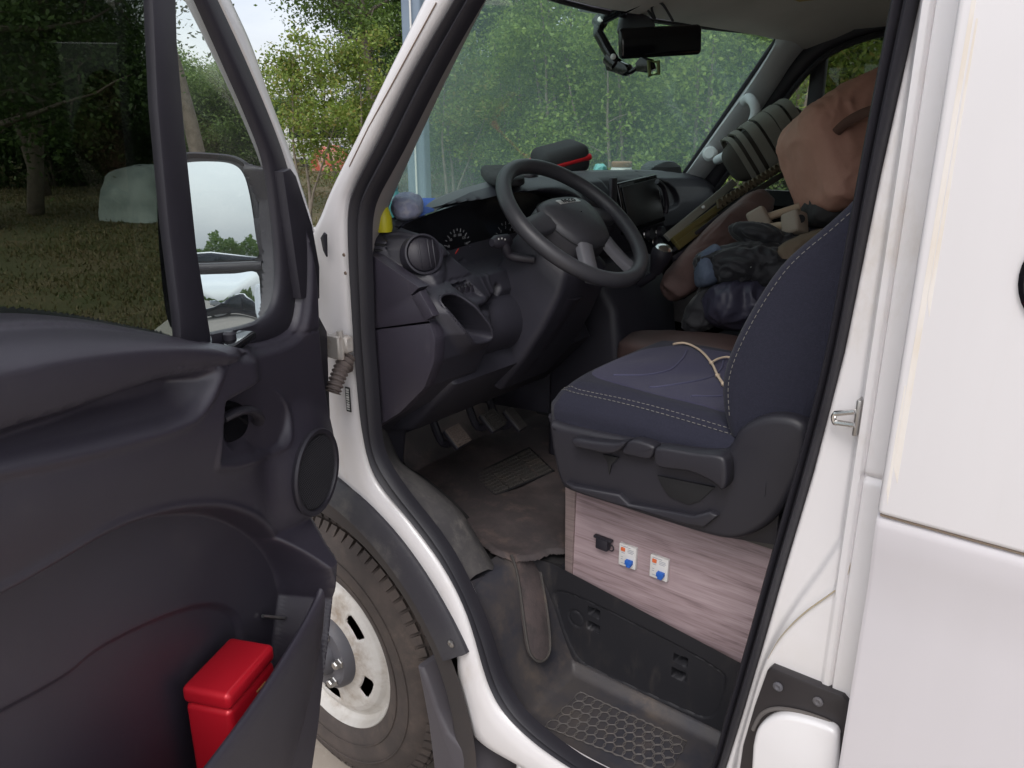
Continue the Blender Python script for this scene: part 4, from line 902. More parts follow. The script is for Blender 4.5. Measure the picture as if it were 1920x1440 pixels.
# stalk
sk_ = catmull([sw(-.10, -.02, -.085), px(958, 480, -1.10), px(948, 462, -1.105), px(940, 452, -1.11)], 5)
stalk = tube('indicator_stalk', sk_, [.010]*8+[.011]*(len(sk_)-8), m_black, van, seg=12)
tube('stalk_knob', [px(922, 455, -1.115), px(930, 454, -1.115), px(950, 452, -1.11), px(955, 455, -1.11)], [.008, .0155, .016, .010], m_black, stalk, seg=14)
for k, (u, v) in enumerate([(935, 448), (941, 447), (947, 449)]):
    p = px(u, v, -1.098); box('stalk_mark', (.0015, .003, .0035), tuple(p), m_print, stalk, r=0)
rim_pts = [sw(.184*math.cos(a), .184*math.sin(a)) for a in np.linspace(0, 2*math.pi, 97)[:-1]]
V, Fc = tubev(rim_pts, .0175, True, 18, 1.0)
m_wheel = M('steering_wheel_polyurethane', (.040, .040, .047), .42, bump=(900, .18, 2), var=(6, (.052, .051, .058), .4, .75), dust=(7, (.09, .085, .085), .6, .95, .35))
swheel = mk('steering_wheel', V, Fc, m_wheel, van, angle=80)
# hub pad: domed rounded shield
padL = [tuple(q) for q in catmull([(-.090, .052), (-.05, .068), (0, .072), (.05, .068), (.090, .052), (.098, .015), (.088, -.030), (.062, -.072), (.03, -.084), (0, -.086), (-.03, -.084), (-.062, -.072), (-.088, -.030), (-.098, .015)], 4, True)]
PL = np.array(padL); secs = []
for k, c in ((1.0, -.040), (1.0, -.010), (.985, .0), (.95, .008), (.85, .016), (.6, .024), (.3, .028), (.02, .029)): secs.append([tuple(sw(a*k, b*k, c)) for a, b in PL])
loft('hub_pad', secs, m_wheel, swheel, closed=True, caps=False, angle=60)
tube('pad_seam', [sw(a*1.0, b*1.0, .0) for a, b in PL], .0012, m_deep, swheel, closed=True, seg=5)
m_spoke = M('grey_spoke', (.12, .12, .135), .4)
def spoke(p0, p1, w0, w1, mat):
    d = A_(p1)-A_(p0); nrm = A_([-d[1], d[0]])/np.hypot(*d); secs = []
    for t in np.linspace(0, 1, 7):
        c = A_(p0)*(1-t)+A_(p1)*t; w_ = w0*(1-t)+w1*t; h = -.014+.018*(1-t)**1.5
        secs.append([tuple(sw(*(c+nrm*w_*q), h+o)) for q, o in ((-1, -.012), (-1, .0), (-.8, .006), (0, .008), (.8, .006), (1, 0), (1, -.012))])
    loft('spoke', secs, mat, swheel, closed=True, angle=50)
spoke((.085, .012), (.178, .012), .028, .022, m_wheel); spoke((-.085, .012), (-.178, .012), .028, .022, m_wheel)
spoke((.045, -.075), (.085, -.158), .020, .018, m_spoke); spoke((-.045, -.075), (-.085, -.158), .020, .018, m_spoke)
ROTW = Matrix(((E1[0], E2[0], SN[0]), (E1[1], E2[1], SN[1]), (E1[2], E2[2], SN[2])))
box('badge', (.080, .016, .003), tuple(sw(-.002, .040, .0235)), M('badge_silver', (.62, .61, .60), .35, .6), swheel, rot=ROTW @ Matrix.Rotation(R(-14), 3, 'X'), r=.001)
text('badge_lettering', 'IVECO', .0175, tuple(sw(-.002, .0402, .0257)), ROTW @ Matrix.Rotation(R(-14), 3, 'X'), m_dark, swheel)
# -------- head unit and centre stack
hu = [px(u, v, -1.188) for u, v in [(1150, 342), (1222, 335), (1240, 404), (1172, 424)]]
hun = box('head_unit', (.03, .235, .145), (-1.19, 1.065, 1.482), m_gloss, dash, rot=Matrix.Rotation(R(-14), 3, 'Y') @ Matrix.Rotation(R(4), 3, 'X'), r=.006, seg=3)
box('head_unit_screen', (.004, .205, .118), (-1.1725, 1.065, 1.486), m_screen, dash, rot=Matrix.Rotation(R(-14), 3, 'Y') @ Matrix.Rotation(R(4), 3, 'X'), r=.002)
tube('side_vent_ring', catmull([px(u, v, -1.17) for u, v in [(1232, 340), (1244, 352), (1250, 380), (1248, 400)]], 6), .008, m_black, dash, seg=10)
box('stack_trim', (.012, .03, .15), tuple(px(1148, 385, -1.18)), m_black, dash, r=.004)
for u, v in [(1212, 440), (1228, 455), (1234, 437)]:
    p = px(u, v, -1.18); kn = lathe('climate_knob', [(.020, 0), (.019, .016), (.016, .020), (0, .020)], tuple(p), (.97, 0, .2), m_black, dash, seg=24)
    lathe('knob_ring', [(.021, .0), (.0225, .004), (.021, .006)], tuple(p), (.97, 0, .2), m_chrome, dash, seg=24)
# gear lever console
cons = slab('gear_console', [(-1.28, .74, .75), (-1.06, .74, .75), (-1.03, .74, 1.05), (-1.06, .74, 1.24), (-1.14, .74, 1.34), (-1.28, .74, 1.36)], (0, .34, 0), m_dash, van, bev=.025, seg=3)
g0 = px(1238, 484, -1.02); tube('gear_lever', [A_([-1.10, g0[1]+.02, 1.27]), g0+A_([-.02, .0, -.05]), g0], [.012, .011, .012], m_black, van, seg=12)
gk = lathe('gear_knob', [(0, -.045), (.016, -.044), (.022, -.02), (.028, .0), (.029, .018), (.022, .032), (.010, .038), (0, .039)], tuple(g0), (.35, -.1, .95), m_black, van, seg=28)
lathe('knob_cap', [(.024, .031), (.018, .037), (0, .041)], tuple(g0), (.35, -.1, .95), m_chrome, van, seg=28)
# pedals
def pedal(u, v, y, wd, ht, mat, tilt=42):
    c = py(u, v, y); rot = Matrix.Rotation(R(6), 3, 'Z') @ Matrix.Rotation(R(tilt), 3, 'Y')
    # local z = normal of the pad
    pd = box('pedal', (ht, wd, .016), tuple(c), m_black, van, rot=rot, r=.006, seg=3)
    nx, nyy = 6, 6; d = MB()
    for i in range(nx+1): 
        x = -ht/2*.86+ht*.86*i/nx; d.box((.0042, wd*.9, .006), tuple(c+A_(rot @ Vector((x, 0, .010)))), rot)
    for j in range(nyy+1):
        yv = -wd/2*.86+wd*.86*j/nyy; d.box((ht*.9, .0042, .0052), tuple(c+A_(rot @ Vector((0, yv, .0098)))), rot)
    d.build('pedal_grid', mat, pd, smooth=False)
    tube('pedal_arm', catmull([c+A_(rot @ Vector((0, 0, -.008))), c+A_(rot @ Vector((-.03, 0, -.05))), A_([c[0]-.13, c[1], c[2]+.16]), A_([c[0]-.16, c[1], c[2]+.34])], 5), .011, m_black, pd, seg=8)
m_ped = M('worn_pedal_rubber', (.19, .15, .13), .7, dust=(30, (.10, .07, .05), .45, .8, .6)); m_ped2 = M('pedal_rubber', (.06, .055, .052), .7)
pedal(856, 820, .40, .062, .062, m_ped); pedal(922, 790, .52, .062, .062, m_ped2); pedal(964, 788, .60, .036, .075, m_ped2)
for u, v in [(837, 761), (857, 760)]: box('wire_tag', (.004, .004, .010), tuple(py(u, v, .40)), m_print, van, r=.001)
# -------- driver seat: plinth, shell, cushion, backrest
m_wood = bpy.data.materials.new('wood_laminate'); m_wood.use_nodes = True
def woodmat():
    t = m_wood.node_tree; p = t.nodes['Principled BSDF']; l = t.links.new; p.inputs['Roughness'].default_value = .48
    c = t.nodes.new('ShaderNodeTexCoord'); mp_ = t.nodes.new('ShaderNodeMapping'); mp_.inputs['Scale'].default_value = (3.0, 1, 34); mp_.inputs['Rotation'].default_value = (0, R(-3), 0); l(c.outputs['Object'], mp_.inputs[0])
    n = t.nodes.new('ShaderNodeTexNoise'); n.inputs['Scale'].default_value = 1.5; n.inputs['Detail'].default_value = 7; n.inputs['Roughness'].default_value = .6; n.inputs['Distortion'].default_value = .6; l(mp_.outputs[0], n.inputs['Vector'])
    mp2 = t.nodes.new('ShaderNodeMapping'); mp2.inputs['Scale'].default_value = (8, 1, 260); l(c.outputs['Object'], mp2.inputs[0]); n2 = t.nodes.new('ShaderNodeTexNoise'); n2.inputs['Scale'].default_value = 1.6; n2.inputs['Detail'].default_value = 3; l(mp2.outputs[0], n2.inputs['Vector'])
    ad = t.nodes.new('ShaderNodeMath'); ad.operation = 'MULTIPLY_ADD'; ad.inputs[1].default_value = .45; l(n2.outputs[0], ad.inputs[0]); l(n.outputs[0], ad.inputs[2])
    r = t.nodes.new('ShaderNodeValToRGB'); e = r.color_ramp.elements; e[0].position = .52; e[0].color = (.20, .145, .152, 1); e[1].position = .92; e[1].color = (.46, .36, .38, 1); k = e.new(.70); k.color = (.36, .27, .285, 1); l(ad.outputs[0], r.inputs[0]); l(r.outputs[0], p.inputs['Base Color'])
    b = t.nodes.new('ShaderNodeBump'); b.inputs['Strength'].default_value = .15; b.inputs['Distance'].default_value = .001; l(n2.outputs[0], b.inputs['Height']); l(b.outputs[0], p.inputs['Normal'])
woodmat()
YB = .281
wp = slab('wooden_seat_box', [py(u, v, YB) for u, v in [(1068, 905), (1460, 1022), (1400, 1252), (1068, 1092)]], (0, .016, 0), m_wood, van, bev=.001)
tb_ = A_([.006, 0, 0]); slab('box_corner_strip', [py(u, v, YB-.006) for u, v in [(1060, 905), (1079, 910), (1071, 1092), (1059, 1086)]], (0, .03, 0), M('wood_edge_strip', (.24, .185, .18), .5, var=(5, (.17, .13, .125), .4, .7, (2, 2, 60))), wp, bev=.001)
box('box_front_board', (.016, .42, .24), (-.872, YB+.23, .85), m_wood, wp, r=0)
def breaker(u, v):
    c = py(u, v, YB-.004); wd, ht = .041, .051
    b = box('circuit_breaker', (wd, .010, ht), tuple(c), M('breaker_white', (.72, .71, .70), .45), wp, r=.0018)
    box('test_button', (.0095, .004, .008), (c[0]-.010, c[1]-.0055, c[2]+.0145), M('button_orange', (.75, .16, .05), .5), wp, r=.0008)
    box('breaker_toggle', (.016, .012, .010), (c[0]+.007, c[1]-.008, c[2]-.010), M('toggle_blue', (.02, .12, .50), .45), wp, r=.0015)
    box('toggle_lip', (.010, .012, .006), (c[0]+.007, c[1]-.008, c[2]-.017), M('toggle_blue_lip', (.02, .12, .50), .45), wp, r=.0015)
    for k, (dx, dz, wl) in enumerate([(-.004, .0215, .022), (.008, .017, .014), (.008, .0135, .016), (.007, .010, .012), (-.010, .006, .008), (-.012, -.004, .005), (-.012, -.009, .005), (-.009, -.018, .010)]):
        box('breaker_print', (wl, .0006, .0011), (c[0]+dx, c[1]-.0052, c[2]+dz), M('grey_print', (.34, .36, .42), .6) if k == 0 else bpy.data.materials['grey_print'], wp, r=0)
breaker(1178, 1042); breaker(1237, 1064)
c = py(1131, 1019, YB-.008); box('black_socket', (.030, .018, .026), tuple(c), m_black, wp, r=.003)
tube('socket_ring', [c+A_([.020+.006*math.cos(a), 0, -.004+.007*math.sin(a)]) for a in np.linspace(0, 6.28, 14)[:-1]], .0015, m_black, wp, closed=True, seg=6)
box('socket_tab', (.045, .010, .006), tuple(c+A_([0, 0, .012])), m_black, wp, r=.001)
lathe('screw', [(.0035, 0), (.003, -.0015), (0, -.0015)], tuple(py(1447, 1046, YB-.001)), (0, 1, 0), m_steel, wp, seg=12)
# seat runners
for dy in (.0, .028): box('seat_rail', (.16, .012, .018), (-.40, .250+dy, .985), M('rail_steel', (.10, .10, .10), .4, .6), van, r=.002)
seat = slab('driver_seat', [py(u, v, .178) for u, v in [tuple(q) for q in catmull([(1029, 792), (1060, 800), (1200, 828), (1340, 846), (1366, 836), (1385, 806), (1420, 786), (1455, 780), (1490, 786), (1512, 806), (1511, 850), (1495, 900), (1462, 962), (1425, 996), (1380, 1013), (1335, 1008), (1260, 986), (1150, 950), (1075, 926), (1050, 908), (1036, 860), (1030, 825)], 4, True)]], (0, .045, 0), m_seatp, van, bev=.014, seg=4, angle=60)
seat['label'] = 'navy fabric driver seat on a wooden plinth'
slab('seat_pan', [(-.90, .215, 1.13), (-.86, .215, 1.0), (-.48, .215, .985), (-.40, .215, 1.0), (-.40, .215, 1.15)], (0, .46, 0), m_seatp, seat, bev=.01)
slab('shell_lower_lip', [py(u, v, .165) for u, v in [(1058, 905), (1075, 912), (1160, 928), (1178, 946), (1300, 968), (1330, 960), (1345, 968), (1320, 990), (1285, 985), (1150, 946), (1075, 922)]], (0, .02, 0), m_seatp, seat, bev=.005, seg=3)
CUP_ = [tuple(q) for q in catmull([(-.900, .250), (-.872, .206), (-.82, .196), (-.46, .196), (-.42, .22), (-.42, .68), (-.46, .70), (-.84, .70), (-.90, .69), (-.925, .64), (-.928, .40)], 5, True)]
def cush(x, y):
    d = sdf(CUP_, x, y)
    z = 1.186+.012*sst(-.9, -.5, x)*0
    z = z+.020*sst(.0, -.06, d)-.012*np.exp(-(((y-.45)/.15)**2))*sst(-.93, -.6, x)+.006*np.sin((x+.9)*9)
    edge_ = np.clip(1+d/.030, 0, 1); z = z-.030*(1-np.sqrt(np.clip(1-edge_**2, 0, 1)))-.055*sst(.0, .004, d)
    z = z-.005*np.exp(-((d+.027)/.004)**2)
    z = z-.025*sst(-.85, -.96, x)
    z = z+.0025*np.sin(x*38+np.sin(y*21)*1.3)*sst(-.05, -.12, d)
    return z
hfield('seat_cushion', np.linspace(-.96, -.40, 150), np.linspace(.18, .72, 140), cush, lambda x, y, h: np.stack([x, y, h], -1), m_seat, seat, keep=lambda x, y: sdf(CUP_, x, y) < .0006, angle=80)
side_ = []
cu_ = A_(CUP_); cuc = A_([-.68, .45])
for p_ in np.vstack([cu_, cu_[:1]]):
    n_ = (p_-cuc)*A_([.8, 1.0]); n_ /= np.linalg.norm(n_); q_ = p_-n_*.004; zt_ = float(cush(np.array([q_[0]]), np.array([q_[1]]))[0])+.002
    side_.append([(q_[0], q_[1], zt_), (p_[0]+n_[0]*.002, p_[1]+n_[1]*.002, zt_-.008), (p_[0]+n_[0]*.003, p_[1]+n_[1]*.003, zt_-.025), (p_[0]-n_[0]*(.003+.05*sst(-.85, -.93, p_[0])), p_[1]-n_[1]*.003, 1.100+.012*sst(-.85, -.93, p_[0]))])
loft('cushion_side', side_, m_seat, seat, angle=70)
CP = [tuple(q) for q in catmull([(-.875, .40), (-.86, .31), (-.80, .272), (-.70, .262), (-.55, .268), (-.44, .29), (-.44, .61), (-.60, .635), (-.78, .63), (-.85, .58), (-.875, .50)], 4, True)]
def cush2(x, y): return cush(x, y)+.004*sst(.002, -.010, sdf(CP, x, y))-.003
hfield('cushion_centre', np.linspace(-.89, -.42, 120), np.linspace(.25, .65, 100), cush2, lambda x, y, h: np.stack([x, y, h], -1), m_seatc, seat, keep=lambda x, y: sdf(CP, x, y) < .0, angle=80)
for L_ in ([(-.80, .31), (-.765, .36), (-.74, .44), (-.75, .52), (-.77, .58)], [(-.71, .30), (-.675, .36), (-.655, .44), (-.66, .52), (-.68, .58)], [(-.62, .30), (-.59, .36), (-.575, .44), (-.58, .52)]):
    c = catmull(L_, 8); tube('cushion_piping', [(x, y, float(cush2(np.array([x]), np.array([y]))[0])+.001) for x, y in c], .0022, m_ltstitch, seat, seg=6)
def stitches(path, name, parent, off, ln=.0055, gap=.0045, r=.0006):
    Q = resample(path, max(8, int(np.linalg.norm(np.diff(np.array(path), axis=0), axis=1).sum()/(ln+gap)))); d = MB()
    for i in range(len(Q)-1): d.tube([Q[i]+off, Q[i]+(Q[i+1]-Q[i])*.6+off], r, seg=4)
    return d.build(name, m_stitch, parent)
for o_ in (.020, .030):
    path = [(x, y+o_, float(cush(np.array([x]), np.array([y+o_]))[0])) for x, y in catmull([(-.875, .212), (-.845, .199), (-.80, .196), (-.65, .196), (-.50, .196), (-.45, .198)], 12)]
    stitches(path, 'seat_stitching', seat, A_([0, 0, .0012]))
# backrest
BF = [(-.50, 1.175), (-.520, 1.225), (-.526, 1.294), (-.500, 1.383), (-.448, 1.487), (-.382, 1.559), (-.342, 1.608), (-.29, 1.70), (-.24, 1.82), (-.20, 1.93)]
BR = [(-.08, 1.95), (-.13, 1.82), (-.19, 1.65), (-.26, 1.45), (-.34, 1.30), (-.38, 1.20)]
bo = catmull(BF, 5).tolist()+catmull(BR, 4).tolist()
slab('backrest', [(x, .205, z) for x, z in bo], (0, .50, 0), m_seat, seat, bev=.026, seg=5, angle=70)
fe = [A_([x+.012, .2045, z]) for x, z in catmull(BF[1:], 14)]
stitches(fe, 'back_stitching', seat, A_([.006, -.001, 0]), .0045, .006, .0006)
def lever(pts, y, dep, name='seat_lever'): slab(name, [py(u, v, y) for u, v in [tuple(q) for q in catmull(pts, 3, True)]], (0, dep, 0), m_seatp, seat, bev=.006, seg=3, angle=60)
lever([(1072, 823), (1110, 828), (1150, 832), (1172, 830), (1160, 846), (1140, 852), (1105, 846), (1076, 838)], .150, .03)
lever([(1172, 832), (1190, 826), (1222, 836), (1226, 846), (1216, 862), (1190, 858), (1165, 850)], .158, .03, 'lever_housing')
lever([(1226, 846), (1240, 840), (1300, 850), (1345, 855), (1360, 868), (1362, 905), (1352, 920), (1335, 905), (1290, 885), (1232, 876)], .146, .035)
slab('lever_recess', [py(u, v, .1735) for u, v in [(1232, 892), (1340, 914), (1312, 940), (1290, 946), (1255, 932), (1240, 910)]], (0, .004, 0), m_deep, seat, bev=.001)
slab('lever_recess', [py(u, v, .1735) for u, v in [(1130, 852), (1160, 858), (1146, 872), (1142, 890), (1138, 866)]], (0, .004, 0), m_deep, seat, bev=.001)
# -------- passenger bench
bench = slab('passenger_seat', [(-.93, .84, 1.05), (-.93, .84, 1.12), (-.88, .84, 1.15), (-.42, .84, 1.13), (-.34, .84, 1.35), (-.20, .84, 1.78), (-.10, .84, 1.78), (-.22, .84, 1.2), (-.30, .84, 1.0), (-.85, .84, 1.0)], (0, .93, 0), m_seat, van, bev=.03, seg=4)
box('bench_plinth', (.55, .86, .26), (-.60, 1.31, .875), m_carpet, van, r=.01)
# rear-view mirror
rv = A_([-1.06, .98, 1.915]); rvr = axes((.35, -.94, -.06))
mirror = box('rear_view_mirror', (.235, .022, .075), tuple(py(1238, 78, 1.0)), m_gloss, van, rot=Matrix.Rotation(R(52), 3, 'Z') @ Matrix.Rotation(R(-4), 3, 'Y'), r=.012, seg=4)
# ================================================================== loose things in the cab
from mathutils import noise as mnoise
def soft_mesh(center, ax, e=.7, amp=.01, freq=8, seed=0, nu=56, nv=36, ridged=True, sq=None):
    ax = [A_(a, float) for a in ax]; V = []; Fc = []
    def sp(c, p): return math.copysign(abs(c)**p, c)
    for i in range(nv+1):
        t = -math.pi/2+math.pi*i/nv
        for j in range(nu):
            f = 2*math.pi*j/nu
            a, b, c = sp(math.cos(t), e)*sp(math.cos(f), e), sp(math.cos(t), e)*sp(math.sin(f), e), sp(math.sin(t), e)
            p = A_(center)+ax[0]*a+ax[1]*b+ax[2]*c
            nrm = p-A_(center); nrm = nrm/(np.linalg.norm(nrm)+1e-9)
            q = Vector(p*freq)+Vector((seed*7.3, seed*3.1, 0)); q2 = q+Vector((mnoise.noise(q*.6), mnoise.noise(q*.6+Vector((5, 0, 0))), 0))*1.2
            n = mnoise.noise(q2)
            if ridged: n = (1-abs(n)*2.4)*.5+(.5-abs(mnoise.noise(q2*2.3+Vector((3, 9, 1))))*1.6)*.42+(.5-abs(mnoise.noise(q2*5.1)))*.18
            V.append(p+nrm*amp*n)
    for i in range(nv):
        for j in range(nu):
            k = (j+1) % nu; Fc.append((i*nu+j, i*nu+k, (i+1)*nu+k, (i+1)*nu+j))
    return V, Fc
def soft(name, center, ax, mat, parent=None, **k):
    V, Fc = soft_mesh(center, ax, **k); o = mk(name, V, Fc, mat, parent, angle=180)
    bm = bmesh.new(); bm.from_mesh(o.data); bmesh.ops.remove_doubles(bm, verts=bm.verts, dist=1e-5); bmesh.ops.recalc_face_normals(bm, faces=bm.faces); bm.to_mesh(o.data); bm.free(); o.data.shade_smooth()
    return o
# -------- red tin in the door pocket
tc_ = D(.5435, .0885, 0)
tin = box('tea_tin', (.128, .080, .256), (tc_[0], tc_[1], .608+.128), m_red, None, rot=DROT, r=.010, seg=4)
tag(tin, 'bright red metal tin with lid standing in the door pocket', 'tin')
lidb = box('lid', (.131, .083, .030), (tc_[0], tc_[1], .868+.012), m_red, tin, rot=DROT, r=.009, seg=4); lidb['label'] = 'flat red tin lid'
for k in range(5): box('tin_mark', (.0035+.001*(k % 2), .0008, .0025), tuple(D(.515+.0052*k, .1289, .846)), M('gold_print', (.45, .30, .12), .5) if k == 0 else bpy.data.materials['gold_print'], tin, rot=DROT, r=0)
# -------- floor mat
mz = .774
mat_poly = [tuple(pz(u, v, mz)[:2]) for u, v in [(738, 838), (755, 868), (800, 905), (850, 948), (880, 985), (902, 1012), (930, 1036), (962, 1046), (1005, 1040), (1030, 1030), (1062, 1030), (1062, 900), (1100, 780), (960, 745), (800, 770), (745, 800)]]
def fmat(x, y):
    z = .772+.0028*np.sin(x*23+2.2*np.sin(y*17))+.003*np.sin(y*31+x*9)+.004*np.sin((x+y)*13)
    z = z+.20*np.clip((-1.50-x)/.2, 0, 1)
    return z-.008*sst(-.006, .002, sdf(mat_poly, x, y))
fm = hfield('floor_mat', np.arange(-1.72, -.80, .005), np.arange(.10, 1.0, .005), fmat, lambda x, y, h: np.stack([x, y, h], -1), m_mat, None, keep=lambda x, y: sdf(mat_poly, x, y) < .003, angle=80)
tag(fm, 'worn brown rubber floor mat under the pedals, with a tongue hanging over the step', 'floor mat')
wn = A_([.275, 0, .15]); wn /= np.linalg.norm(wn); wo_ = A_([-.985, .1, .768])+wn*.012
tg = [(958, 1040), (968, 1070), (976, 1120), (984, 1180), (992, 1222), (1008, 1240), (1024, 1234), (1031, 1210), (1026, 1150), (1016, 1090), (1010, 1050), (1012, 1030)]
tgp = [pp(u, v, wo_, wn) for u, v in tg]; tgp = [tuple(q) for q in catmull(tgp, 4)]
slab('mat_tongue', tgp, tuple(-wn*.007), m_mat, fm, bev=.002)
tube('tongue_edge', [A_(q)+wn*.001 for q in tgp], .0032, m_mattile, fm, seg=6)
hp4 = [pz(u, v, .772) for u, v in [(884, 893), (992, 840), (1038, 884), (928, 930)]]
for i in range(4):
    s0, s1 = i/4+.012, (i+1)/4-.012
    q = [hp4[0]*(1-s)*(1-t)+hp4[1]*s*(1-t)+hp4[2]*s*t+hp4[3]*(1-s)*t for s, t in ((s0, .03), (s1, .03), (s1, .97), (s0, .97))]
    pad = slab('heel_pad', [p+A_([0, 0, -.006]) for p in q], (0, 0, .008), m_mattile, fm, bev=.0015)
    d = MB()
    for a in range(5):
        for b in range(8):
            s, t = (a+.5)/5, (b+.5)/8; c = (q[0]*(1-s)+q[1]*s)*(1-t)+(q[3]*(1-s)+q[2]*s)*t; d.box((.009, .009, .003), tuple(c+A_([0, 0, .003])), Matrix.Rotation(R(35), 3, 'Z'))
    d.build('pad_studs', m_mattile, pad, smooth=False)
q = [pz(u, v, .772) for u, v in [(848, 904), (880, 896), (922, 932), (892, 935)]]; slab('heel_pad', [p+A_([0, 0, -.006]) for p in q], (0, 0, .008), m_mattile, fm, bev=.0015)
tube('heel_pad_border', [p+A_([0, 0, .001]) for p in [hp4[0], hp4[1], hp4[2], hp4[3]]], .0035, m_deep, fm, closed=True, seg=6)
# -------- cord on the driver seat
def csz(x, y): return float(cush(np.array([x]), np.array([y]))[0])+.004
cp = []
for u, v in [(1262, 649), (1285, 648), (1312, 660), (1334, 678), (1346, 700), (1357, 715)]:
    p = pz(u, v, 1.212); cp.append(A_([p[0], p[1], max(csz(p[0], p[1])+.003, 1.206)]))
m_cord = M('beige_cord', (.50, .40, .30), .8)
cd_ = tube('cord', catmull(cp, 8), .0028, m_cord, None, seg=8); tag(cd_, 'thin beige cord lying looped on the driver seat cushion', 'cord')
cp2 = [cp[3]] + [A_([*pz(u, v, 1.212)[:2], 1.214]) for u, v in [(1345, 675), (1362, 671), (1376, 674)]]
tube('cord_end', catmull(cp2, 6), .0026, m_cord, cd_, seg=8)
for k, q in enumerate(cp[3:6]): lathe('cord_knot', [(0, -.006), (.005, -.003), (.0055, .002), (0, .006)], tuple(q), (.5, .5, .5), m_cord, cd_, seg=10)
# -------- phone holder on the header
hold = thing('phone_holder', 'black jointed phone holder arm hanging beside the rear view mirror', 'phone holder', tuple(py(1150, 60, .93)))
YH = .93
def hb(name, pts, r, mat=m_gloss, y=YH, flat=1.0): return tube(name, [py(u, v, y) for u, v in pts], r, mat, hold, seg=10, flat=flat)
hb('arm', [(1225, -50), (1195, 0), (1160, 18), (1132, 32)], .018); hb('arm', [(1124, 40), (1122, 62), (1138, 92), (1152, 114)], .015)
hb('joint', [(1118, 36), (1132, 46)], .017); hb('joint', [(1140, 108), (1156, 122)], .019)
for u, v in [(1124, 43), (1148, 112)]: lathe('joint_screw', [(.0075, 0), (.0075, .004), (.004, .006), (0, .006)], tuple(py(u, v, YH)-rt*0+A_(-fw)*.018), tuple(-fw), m_print, hold, seg=16)
slab('clamp', [py(u, v, .92) for u, v in [(1132, 118), (1150, 110), (1172, 120), (1178, 134), (1166, 142), (1150, 136), (1136, 132)]], (0, .04, 0), m_gloss, hold, bev=.004)
hb('stem', [(1168, 138), (1184, 134), (1196, 126)], .006)
slab('grip', [py(u, v, .92) for u, v in [(1190, 118), (1200, 106), (1216, 110), (1222, 128), (1210, 136), (1192, 134)]], (0, .03, 0), m_gloss, hold, bev=.004)
gl = [(1216, 114), (1234, 116), (1235, 138), (1218, 142)]; tube('grip_frame', [py(u, v, .91) for u, v in gl], .0055, M('olive_plastic', (.10, .13, .03), .5), hold, closed=True, seg=8)
slab('camera_pod', [py(u, v, .99) for u, v in [tuple(q) for q in catmull([(1163, 50), (1168, 28), (1182, 20), (1210, 26), (1228, 40), (1226, 60), (1190, 62), (1165, 62)], 3, True)]], (-.03, .03, 0), m_black, hold, bev=.008, seg=3)
cab = [py(u, v, .98) for u, v in [(1215, 20), (1228, 36), (1222, 14), (1240, 6), (1262, 40)]]; tube('cable', catmull(cab, 6), .0035, m_black, hold, seg=6)
slab('mount_plate', [py(u, v, .93) for u, v in [(1083, -10), (1140, -40), (1190, -30), (1150, 8), (1120, 24), (1090, 20)]], (-.02, .02, 0), m_black, hold, bev=.004)
# -------- things on top of the dash
def dtop(u, v, x): p = px(u, v, x); return p
def ztop(x, y):
    z0 = float(zr(y)); xe = wsx(min(max(y, .18), 1.7), 1.45)+.01; x0 = float(base_x(np.array([y]), np.array([z0]))[0]); dz = max(1.452, z0-.075)
    return float(np.interp(-x, [-x0, -x0+.03, -x0+.08, -(x0*.6+xe*.4), -(x0*.25+xe*.75), -xe], [z0, z0+.001, z0-.012, dz+.012, dz-.004, dz-.012]))
# black and red zip case
cc_ = dtop(1050, 302, -1.40); rotc = Matrix.Rotation(R(62), 3, 'Z') @ Matrix.Rotation(R(-12), 3, 'Y') @ Matrix.Rotation(R(10), 3, 'X')
cz = cc_[2]+.004
case = box('zip_case', (.155, .115, .085), (cc_[0], cc_[1], cz), M('black_case_fabric', (.022, .022, .026), .8, bump=(700, .3)), None, rot=rotc, r=.026, seg=4)
tag(case, 'black hard shell zip case with a red band on top of the dash', 'case')
box('red_band', (.158, .118, .020), (cc_[0], cc_[1], cz+.002), M('red_zip_band', (.55, .012, .02), .55), case, rot=rotc, r=.009, seg=3)
tube('zip_pull', [A_((cc_[0], cc_[1], cz))+A_(rotc @ Vector((-.08, -.03, .006))), A_((cc_[0], cc_[1], cz))+A_(rotc @ Vector((-.10, -.035, -.005)))], .003, m_black, case, seg=6)
m_blk = M('black_cloth', (.020, .020, .023), .85, bump=(300, .3))
q = dtop(940, 348, -1.33); z0 = ztop(q[0], q[1])+.004
cl1 = soft('folded_pouch', (q[0], q[1], z0+.010), (A_([-.13, .13, .006]), A_([.035, .03, 0]), A_([0, 0, .016])), m_blk, None, e=.55, amp=.007, freq=22, seed=2); tag(cl1, 'flat black folded pouch lying on the dash in front of the steering wheel', 'pouch')
q = dtop(985, 334, -1.34); z0 = ztop(q[0], q[1])
cl2 = soft('sunglasses_case', (q[0], q[1], z0+.012), (A_([-.05, .06, .004]), A_([.025, .02, 0]), A_([0, 0, .014])), m_black, None, e=.6, amp=.003, freq=20, seed=5); tag(cl2, 'small glossy black case on the dash beside the zip case', 'case')
m_tow = M('lavender_towel', (.34, .36, .50), .95, var=(60, (.50, .50, .58), .45, .7), bump=(260, .8))
q = dtop(752, 400, -1.30); z0 = ztop(q[0], q[1])
tw = soft('towel', (q[0], q[1]+.02, z0+.028), (A_([-.045, .05, .004]), A_([.026, .02, 0]), A_([0, 0, .026])), m_tow, None, e=.8, amp=.006, freq=30, seed=3); tag(tw, 'rolled pale blue and lavender towel at the driver end of the dash', 'towel')
m_blue = M('blue_cloth', (.035, .09, .36), .8, bump=(200, .3))
